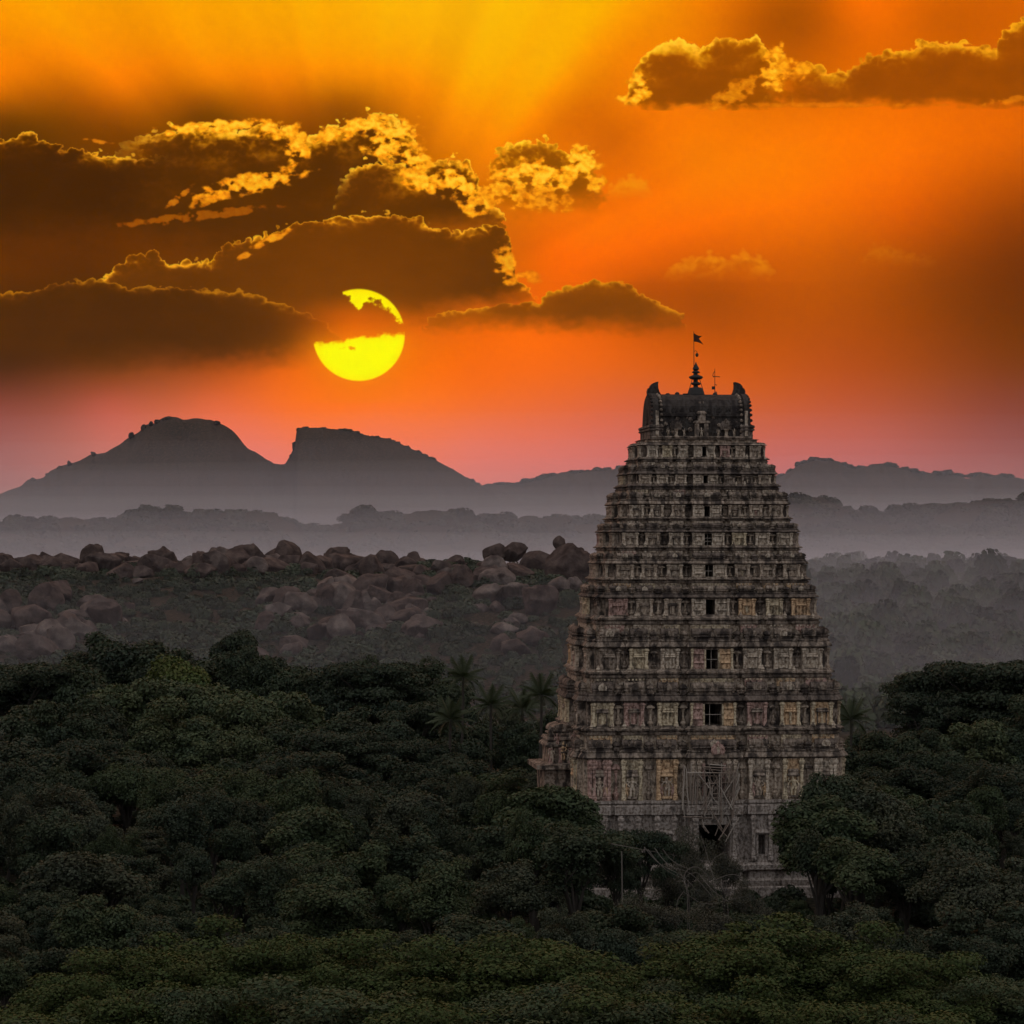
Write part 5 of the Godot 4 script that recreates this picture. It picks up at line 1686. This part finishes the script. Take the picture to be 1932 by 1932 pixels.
const FORMS := {
	"broadleaf": {variants = 6, clumps = 66, clump = 1.0, leaves = 420, leaf = 0.135, y = 6.3, wide = 3.3, tall = 3.1, fork = 3.0, girth = 0.3, limbs = 6},
	"dense": {variants = 5, lobes = 9, clumps = 84, clump = 0.95, leaves = 420, leaf = 0.13, y = 5.9, wide = 3.8, tall = 3.6, fork = 2.4, girth = 0.36, limbs = 7, lift = 0.45},
	"spreading": {variants = 2, clumps = 70, clump = 1.15, leaves = 360, leaf = 0.12, y = 7.4, wide = 5.0, tall = 2.0, fork = 4.4, girth = 0.36, limbs = 8, flat = 0.42, layers = [6.0, 7.4, 8.6, 9.4]},
	"feathery": {variants = 5, lobes = 10, clumps = 80, clump = 0.8, leaves = 210, leaf = 0.11, y = 6.2, wide = 3.0, tall = 3.5, fork = 2.6, girth = 0.22, limbs = 7},
	"dry": {variants = 2, lobes = 9, clumps = 90, clump = 0.9, leaves = 150, leaf = 0.085, y = 5.6, wide = 3.0, tall = 4.0, fork = 2.0, girth = 0.16, limbs = 10},
	"lush": {variants = 4, lobes = 10, clumps = 130, clump = 0.82, leaves = 330, leaf = 0.085, y = 5.9, wide = 4.3, tall = 3.9, fork = 2.4, girth = 0.3, limbs = 8, lift = 0.5, flat = 0.6},
}

func make_tree_shapes() -> void:
	var rng := RandomNumberGenerator.new()
	rng.seed = 501
	for f in FORMS:
		crowns[f] = []
		trunks[f] = []
		for k in FORMS[f].variants:
			crowns[f].append(crown_mesh(rng, FORMS[f]))
			trunks[f].append(trunk_mesh(rng, FORMS[f]))

func leaf_materials() -> void:
	leafy("leaf_dark", 0.030, 0.040, 0.024)
	leafy("leaf_deep", 0.034, 0.045, 0.025)
	leafy("leaf_mid", 0.042, 0.056, 0.026)
	leafy("leaf_olive", 0.046, 0.052, 0.032)
	leafy("leaf_fresh", 0.040, 0.056, 0.016)
	leafy("leaf_lime", 0.066, 0.084, 0.024)
	leafy("leaf_bright", 0.056, 0.070, 0.034)
	leafy("leaf_dry", 0.07, 0.066, 0.048)
	leafy("palm_leaf", 0.045, 0.055, 0.030)

# top of the tree at bearing u, v and the given distance; zone and look make up its label later
var trees := []

func tree(form: String, mat: String, u: float, v: float, d: float, zone: String, look: String, rng: RandomNumberGenerator, spread := 1.0) -> void:
	var p := spot(u, v, d)
	var h := maxf(p.y, 3.0)
	var s := h / 10.0
	var o := Node3D.new()
	o.name = numbered(form + "_tree")
	var wide := s * spread * rng.randf_range(0.92, 1.1)
	o.transform = Transform3D(Basis(Vector3.UP, rng.randf() * TAU).scaled_local(Vector3(wide, s, wide)), Vector3(p.x, 0, -d))
	add_child(o, true)
	var k := rng.randi_range(0, FORMS[form].variants - 1)
	put("trunk", trunks[form][k], mats["bark"], o)
	put("crown", crowns[form][k], mats[mat], o)
	trees.append({node = o, u = u, d = d, zone = zone, look = look})

# rounded crowns along the lower edge: bearing of the top, distance, bright or not
const FRONT := [[20, 1868, 150, 1], [128, 1832, 152, 1], [262, 1786, 156, 1], [372, 1748, 158, 1], [470, 1776, 156, 1], [596, 1766, 158, 1], [690, 1782, 155, 1], [790, 1800, 154, 1], [872, 1772, 156, 1], [948, 1740, 158, 1], [1042, 1786, 156, 1], [1128, 1812, 154, 1], [1206, 1838, 152, 0], [1352, 1776, 156, 1], [1440, 1744, 158, 1], [1548, 1750, 158, 1], [1640, 1792, 155, 1], [1736, 1806, 154, 1], [1830, 1846, 152, 0], [1915, 1880, 152, 0],
	[-30, 1930, 134, 0], [90, 1912, 136, 1], [220, 1872, 138, 1], [350, 1858, 139, 0], [480, 1880, 137, 1], [620, 1852, 139, 0], [760, 1880, 137, 1], [880, 1866, 138, 0], [1000, 1858, 139, 1], [1120, 1890, 137, 0], [1240, 1872, 138, 1], [1370, 1884, 137, 0], [1500, 1868, 139, 1], [1620, 1886, 137, 1], [1740, 1900, 136, 0], [1860, 1930, 134, 1], [1970, 1940, 134, 0],
	[1275, 1850, 152, 0], [1770, 1880, 150, 1], [530, 1830, 148, 0], [1090, 1850, 148, 0]]
const ORDINALS := ["first", "second", "third", "fourth", "fifth", "sixth", "seventh", "eighth", "ninth", "tenth", "eleventh", "twelfth", "thirteenth", "fourteenth", "fifteenth", "sixteenth", "seventeenth", "eighteenth", "nineteenth", "twentieth"]

func ordinal(n: int) -> String:
	if n < 20:
		return ORDINALS[n]
	return ["twenty", "thirty", "forty", "fifty"][mini((n + 1) / 10 - 2, 3)] + ("-" + ORDINALS[(n + 1) % 10 - 1] if (n + 1) % 10 else "-tenth")

func label_trees() -> void:
	var zones := {}
	for t in trees:
		zones.get_or_add(t.zone, []).append(t)
	for z in zones:
		var row: Array = zones[z]
		row.sort_custom(func(a, b): return a.u < b.u)
		for i in row.size():
			var where: String = "%s from the left" % ordinal(i) if row.size() > 1 else ""
			tag(row[i].node, ("%s %s, %s" % [row[i].look, z, where]) if where else "%s %s" % [row[i].look, z], "tree", "trees of the wood")

const LOOKS := {"leaf_dark": "darkest green leafy tree", "leaf_deep": "dark green leafy tree", "leaf_mid": "green leafy tree", "leaf_olive": "dull olive tree", "leaf_fresh": "fresh green bushy tree", "leaf_lime": "yellow-green tree", "leaf_bright": "light green leafy tree", "leaf_dry": "thin greyish half-bare tree"}

# taller trees that stand out: form, leaf, bearing of the top, distance, where, own look
const MARKED := [
	["spreading", "leaf_dark", 40, 1243, 372, 1.1], ["spreading", "leaf_dark", -20, 1250, 375, 1.1], ["broadleaf", "leaf_deep", 118, 1212, 372, 1.0], ["dense", "leaf_dark", 165, 1188, 398, 0.95], ["dense", "leaf_deep", 205, 1176, 392, 1.0], ["broadleaf", "leaf_dark", 252, 1172, 388, 1.0],
	["dense", "leaf_deep", 300, 1182, 384, 0.95], ["broadleaf", "leaf_deep", 398, 1196, 392, 0.85], ["broadleaf", "leaf_dark", 432, 1189, 396, 0.8], ["broadleaf", "leaf_deep", 472, 1216, 384, 0.8], ["dense", "leaf_dark", 512, 1226, 390, 0.8], ["broadleaf", "leaf_deep", 566, 1226, 382, 0.85],
	["dense", "leaf_dark", 622, 1240, 374, 0.9], ["feathery", "leaf_deep", 660, 1226, 380, 0.8], ["spreading", "leaf_dark", 700, 1242, 372, 0.9], ["broadleaf", "leaf_dark", 768, 1220, 382, 0.8], ["feathery", "leaf_deep", 806, 1234, 378, 0.9], ["broadleaf", "leaf_deep", 842, 1250, 372, 0.8],
	["broadleaf", "leaf_lime", 342, 1196, 360, 0.9], ["dense", "leaf_bright", 300, 1232, 338, 1.05], ["broadleaf", "leaf_bright", 250, 1250, 335, 0.9], ["broadleaf", "leaf_bright", 392, 1258, 336, 1.0], ["dense", "leaf_bright", 455, 1276, 332, 1.0], ["broadleaf", "leaf_bright", 515, 1268, 340, 0.95],
	["dense", "leaf_deep", 60, 1318, 322, 1.2], ["dense", "leaf_deep", 128, 1330, 320, 1.0], ["dense", "leaf_bright", 330, 1330, 322, 1.1], ["broadleaf", "leaf_bright", 400, 1350, 318, 1.1], ["broadleaf", "leaf_bright", 270, 1345, 320, 1.0], ["dense", "leaf_bright", 480, 1360, 316, 1.0], ["dense", "leaf_dark", 20, 1372, 308, 1.2], ["dense", "leaf_dark", 100, 1380, 306, 1.2], ["spreading", "leaf_dark", 160, 1390, 305, 0.9], ["broadleaf", "leaf_dark", 190, 1300, 326, 0.9], ["dense", "leaf_deep", 580, 1330, 322, 1.0], ["spreading", "leaf_dark", 640, 1372, 306, 1.0], ["dense", "leaf_dark", 730, 1380, 304, 1.2], ["spreading", "leaf_dark", 800, 1392, 303, 0.9], ["dense", "leaf_dark", 560, 1390, 304, 0.9], ["dense", "leaf_deep", 660, 1318, 320, 1.15], ["dense", "leaf_dark", 735, 1322, 318, 1.0], ["spreading", "leaf_dark", 790, 1316, 328, 0.8], ["broadleaf", "leaf_dark", 850, 1362, 312, 0.9], ["broadleaf", "leaf_deep", 905, 1330, 332, 0.8], ["feathery", "leaf_olive", 960, 1320, 340, 0.8], ["broadleaf", "leaf_deep", 985, 1360, 318, 0.85], ["feathery", "leaf_deep", 1045, 1330, 335, 0.8],
	["feathery", "leaf_deep", 1618, 1372, 330, 0.8], ["broadleaf", "leaf_deep", 1665, 1352, 326, 0.85], ["spreading", "leaf_dark", 1748, 1300, 342, 0.75], ["spreading", "leaf_dark", 1800, 1256, 346, 0.85], ["spreading", "leaf_dark", 1858, 1238, 342, 1.0], ["spreading", "leaf_dark", 1925, 1240, 340, 1.0], ["spreading", "leaf_dark", 1990, 1244, 340, 1.0],
	["dense", "leaf_bright", 1842, 1322, 316, 0.95], ["dense", "leaf_deep", 1905, 1338, 316, 1.0], ["dense", "leaf_deep", 1960, 1330, 318, 1.0], ["broadleaf", "leaf_deep", 1720, 1372, 312, 1.0], ["dense", "leaf_deep", 1780, 1384, 306, 1.0], ["broadleaf", "leaf_deep", 1655, 1412, 300, 0.9],
	["broadleaf", "leaf_mid", 1052, 1478, 240, 1.15], ["dense", "leaf_deep", 1010, 1500, 236, 1.05], ["broadleaf", "leaf_mid", 1078, 1520, 232, 0.9], ["dense", "leaf_deep", 1556, 1442, 238, 0.8], ["broadleaf", "leaf_deep", 1592, 1440, 242, 0.9], ["broadleaf", "leaf_deep", 1620, 1462, 240, 1.0], ["broadleaf", "leaf_mid", 1700, 1450, 248, 1.05], ["feathery", "leaf_olive", 1660, 1470, 236, 1.0], ["broadleaf", "leaf_deep", 1545, 1530, 226, 0.7], ["dense", "leaf_deep", 1770, 1470, 244, 1.1],
	["spreading", "leaf_dark", 1205, 1560, 226, 0.62], ["spreading", "leaf_dark", 1165, 1590, 222, 0.5], ["dry", "leaf_dry", 1300, 1548, 236, 0.62], ["dry", "leaf_dry", 1365, 1560, 234, 0.5], ["dry", "leaf_dry", 1395, 1640, 226, 0.7], ["dry", "leaf_dry", 1260, 1600, 230, 0.8], ["dry", "leaf_dry", 1440, 1690, 220, 0.9], ["dry", "leaf_dry", 1230, 1660, 212, 1.0], ["dry", "leaf_dry", 1360, 1680, 208, 1.0], ["broadleaf", "leaf_deep", 120, 1420, 284, 0.75], ["feathery", "leaf_mid", 300, 1436, 282, 0.7], ["feathery", "leaf_bright", 480, 1446, 276, 0.7], ["broadleaf", "leaf_deep", 640, 1452, 272, 0.7], ["feathery", "leaf_olive", 880, 1440, 276, 0.65], ["broadleaf", "leaf_mid", 936, 1462, 264, 0.7], ["feathery", "leaf_mid", 210, 1530, 244, 0.6], ["broadleaf", "leaf_deep", 560, 1560, 236, 0.65], ["feathery", "leaf_bright", 760, 1572, 232, 0.6], ["broadleaf", "leaf_mid", 1860, 1480, 262, 0.7], ["feathery", "leaf_olive", 1780, 1560, 238, 0.6], ["dry", "leaf_dry", 1330, 1620, 222, 0.6],
]

func zone_of(u: float, d: float) -> String:
	if d < 262.0 and d > 218.0 and u > 980.0 and u < 1800.0:
		return "close beside the temple tower"
	if d < 312.0:
		return "in the %s row of the wood" % ordinal(maxi(0, int((d - 138.0) / 7.2)))
	if d < 365.0:
		return "among the tall trees under the ridge" if u < 1313.0 else "among the tall trees beyond the tower"
	return "on the skyline of the wood"

func build_trees() -> void:
	leaf_materials()
	make_tree_shapes()
	var rng := RandomNumberGenerator.new()
	rng.seed = 88
	for q in MARKED:
		tree(q[0], q[1], q[2], q[3], q[4], zone_of(q[2], q[4]), ("flat-topped " if q[0] == "spreading" else "") + LOOKS[q[1]], rng, q[5])
	for q in FRONT:
		tree("lush", "leaf_fresh" if q[3] else "leaf_mid", q[0], q[1], q[2], "in the front row" if q[2] < 142.0 else "in the bright row behind the front row", LOOKS["leaf_fresh" if q[3] else "leaf_mid"], rng, rng.randf_range(1.2, 1.45))
	# the low wood, in staggered rows
	var d := 168.0
	var odd := 0
	while d < 312.0:
		var step := 7.4
		var half := 0.19 * d + 8.0
		var x := -half + (step * 0.5 if odd % 2 else 0.0)
		while x < half:
			var dd := d + rng.randf_range(-2.4, 2.4)
			var px := x + rng.randf_range(-2.2, 2.2)
			var u := 966.0 + px / (K * dd)
			var h := 5.6 + 6.0 * pow(rng.randf(), 1.6)
			var form: String = ["broadleaf", "feathery", "dense", "feathery", "broadleaf"][rng.randi_range(0, 4)]
			var mat: String = ["leaf_deep", "leaf_mid", "leaf_olive", "leaf_deep", "leaf_dark"][rng.randi_range(0, 4)]
			if d < 200.0:
				h = rng.randf_range(5.6, 8.6)
			if d > 280.0:
				h = rng.randf_range(8.0, 12.0)
				if u < 220.0 or (u > 540.0 and u < 900.0) or u > 1700.0:
					mat = "leaf_dark"
			# open ground before the tower, and the tower itself
			var before := u > 1090.0 and u < 1530.0 and dd < 262.0
			if before and dd > 160.0:
				h = minf(h, EYE_Y - (660.0 + 40.0 * rng.randf()) * K * dd)
			var free := not (before and h < 2.6) and not (dd > 254.0 and dd < 288.0 and px > 1.0 and px < 33.0)
			if free:
				tree(form, mat, u, 1040.0 + (EYE_Y - h) / (K * dd), dd, zone_of(u, dd), LOOKS[mat], rng, rng.randf_range(0.7, 1.4))
			x += step
		d += step * 0.96
		odd += 1
	label_trees()
	build_palms(rng)
	build_scrub(rng)
	build_bare(rng)

func frond_mesh(rng: RandomNumberGenerator, droop: float) -> ArrayMesh:
	var s := Shape.new()
	var pts := []
	var rad := []
	for k in 8:
		var t := k / 7.0
		pts.append(Vector3(0, 0.9 * t - droop * t * t * 2.2, 3.6 * t * (1.0 - 0.18 * droop * t)))
		rad.append(0.05 * (1.0 - 0.85 * t))
	s.tube(pts, rad, 4)
	for k in 22:
		var t := 0.12 + 0.86 * k / 21.0
		var p: Vector3 = pts[mini(int(t * 7.0), 6)].lerp(pts[mini(int(t * 7.0) + 1, 7)], fmod(t * 7.0, 1.0))
		for side: float in [-1.0, 1.0]:
			var length := 0.95 * sin(PI * clampf(t * 0.9 + 0.12, 0.0, 1.0)) + 0.15
			var tip := p + Vector3(side * length * 0.8, -0.35 * length - rng.randf() * 0.15, length * 0.55)
			var w := Vector3(0, 0.02, 0.06)
			s.tri(p - w, p + w, tip)
	return s.mesh()

func build_palms(rng: RandomNumberGenerator) -> void:
	var fronds := [frond_mesh(rng, 0.25), frond_mesh(rng, 0.55), frond_mesh(rng, 0.9)]
	var looks := ["tall coconut palm rising over the dark flat-topped trees", "coconut palm with drooping fronds beside the tallest palm", "coconut palm standing against the tower flank", "short dark palm beyond the tower, beside the pale rocks", "small palm half hidden under the tallest palm", "slender palm next to the one against the tower flank"]
	var at := [[874, 1250, 322], [926, 1302, 318], [1022, 1284, 306], [1606, 1330, 318], [850, 1330, 300], [985, 1310, 322]]
	for k in at.size():
		var p := spot(at[k][0], at[k][1] + 26, at[k][2])
		var o := thing("palm_tree", looks[k], "palm", Vector3(p.x, 0, -at[k][2]), "coconut palms near the tower")
		var t := Shape.new()
		var lean := Vector3(rng.randf_range(-0.8, 0.8), 0, rng.randf_range(-0.5, 0.5))
		t.tube([Vector3(0, -0.4, 0) - lean, lean * -0.5 + Vector3(0, p.y * 0.3, 0), lean * -0.1 + Vector3(0, p.y * 0.7, 0), Vector3(0, p.y, 0)], [0.24, 0.18, 0.15, 0.14], 7)
		put("trunk", t.mesh(), mats["bark"], o)
		for q in 24:
			var turn := Basis(Vector3.UP, TAU * q / 24.0 + rng.randf_range(-0.2, 0.2)) * Basis(Vector3.RIGHT, -[0.95, 0.45, 0.05, -0.35][q % 4] + rng.randf_range(-0.15, 0.15))
			put("frond", fronds[[0, 1, 1, 2][q % 4]], mats["palm_leaf"], o, Transform3D(turn.scaled_local(Vector3.ONE * 0.8), Vector3(0, p.y - 0.1, 0)))

func build_scrub(rng: RandomNumberGenerator) -> void:
	var bush := clump_shape(rng, 520, 0.07, 0.9).mesh()
	var places := []
	var tints := []
	for k in 2300:
		var d := rng.randf_range(115, 340)
		var x := rng.randf_range(-1, 1) * (0.19 * d + 18.0)
		if d > 256.0 and d < 288.0 and x > 2.0 and x < 32.0:
			continue
		var w := rng.randf_range(1.8, 4.0)
		places.append(Transform3D(Basis(Vector3.UP, rng.randf() * TAU).scaled(Vector3(w, w * rng.randf_range(0.7, 1.2), w)), Vector3(x, 0.2, -d)))
		tints.append(Color(1, 1, 1) * rng.randf_range(0.6, 1.3))
	mass("undergrowth", bush, mats["leaf_deep"], places, tints)

# a fallen frame of dead stems: each as bearings along its length
const STEMS := [[[1153, 1592], [1185, 1598], [1240, 1608]], [[1215, 1598], [1245, 1630], [1290, 1655], [1322, 1692]], [[1235, 1600], [1262, 1632], [1305, 1650], [1342, 1690]], [[1250, 1602], [1270, 1625], [1302, 1641]], [[1222, 1602], [1255, 1640], [1300, 1662]],
	[[1290, 1664], [1296, 1642], [1320, 1638], [1345, 1668], [1356, 1702]], [[1297, 1692], [1290, 1666], [1305, 1645], [1330, 1658], [1346, 1692]], [[1320, 1650], [1345, 1680], [1375, 1702]], [[1280, 1692], [1330, 1706], [1400, 1692]], [[1372, 1704], [1342, 1645], [1352, 1615], [1384, 1606]], [[1342, 1645], [1330, 1600], [1322, 1575]], [[1350, 1660], [1385, 1650], [1410, 1668]], [[1300, 1700], [1290, 1660], [1276, 1630]]]

func build_bare(rng: RandomNumberGenerator) -> void:
	var root := spot(1335, 1705, 214)
	var o := thing("bare_tree", "leafless bush of long pale arching stems before the tower plinth", "dead bush", Vector3(root.x, 0, root.z))
	for q in STEMS:
		var pts := []
		var rad := []
		for k in q.size():
			pts.append(spot(q[k][0], q[k][1], 214.0 + rng.randf_range(-0.5, 0.5)) - o.position)
			rad.append(lerpf(0.032, 0.014, k / float(q.size() - 1)))
		if q[0][1] > 1690:
			pts.push_front(pts[0] * Vector3(1, 0, 1) - Vector3(0, 0.4, 0))
			rad.push_front(0.035)
		# bend smoothly through the noted points
		var way := Curve3D.new()
		for k in pts.size():
			var along: Vector3 = (pts[mini(k + 1, pts.size() - 1)] - pts[maxi(k - 1, 0)]) * 0.2
			way.add_point(pts[k], -along, along)
		var fine := []
		var thin := []
		for k in 15:
			fine.append(way.sample_baked(way.get_baked_length() * k / 14.0, true))
			thin.append(lerpf(rad[0], rad[-1], k / 14.0))
		var b := Shape.new()
		b.tube(fine, thin, 5)
		put("branch", b.mesh(), mats["dead_wood"], o)
	for q in [[1173, 1606, 214]]:
		var top := spot(q[0], q[1], q[2])
		var s := Shape.new()
		s.tube([Vector3(0, -0.4, 0), Vector3(0.05, top.y * 0.5, 0), Vector3(0, top.y, 0)], [0.06, 0.05, 0.045], 7)
		var post := put("wooden_post", s.mesh(), mats["dead_wood"], null, Transform3D(Basis(), Vector3(top.x, 0, -q[2])))
		tag(post, "thin pale post under the small dark tree before the tower", "post")
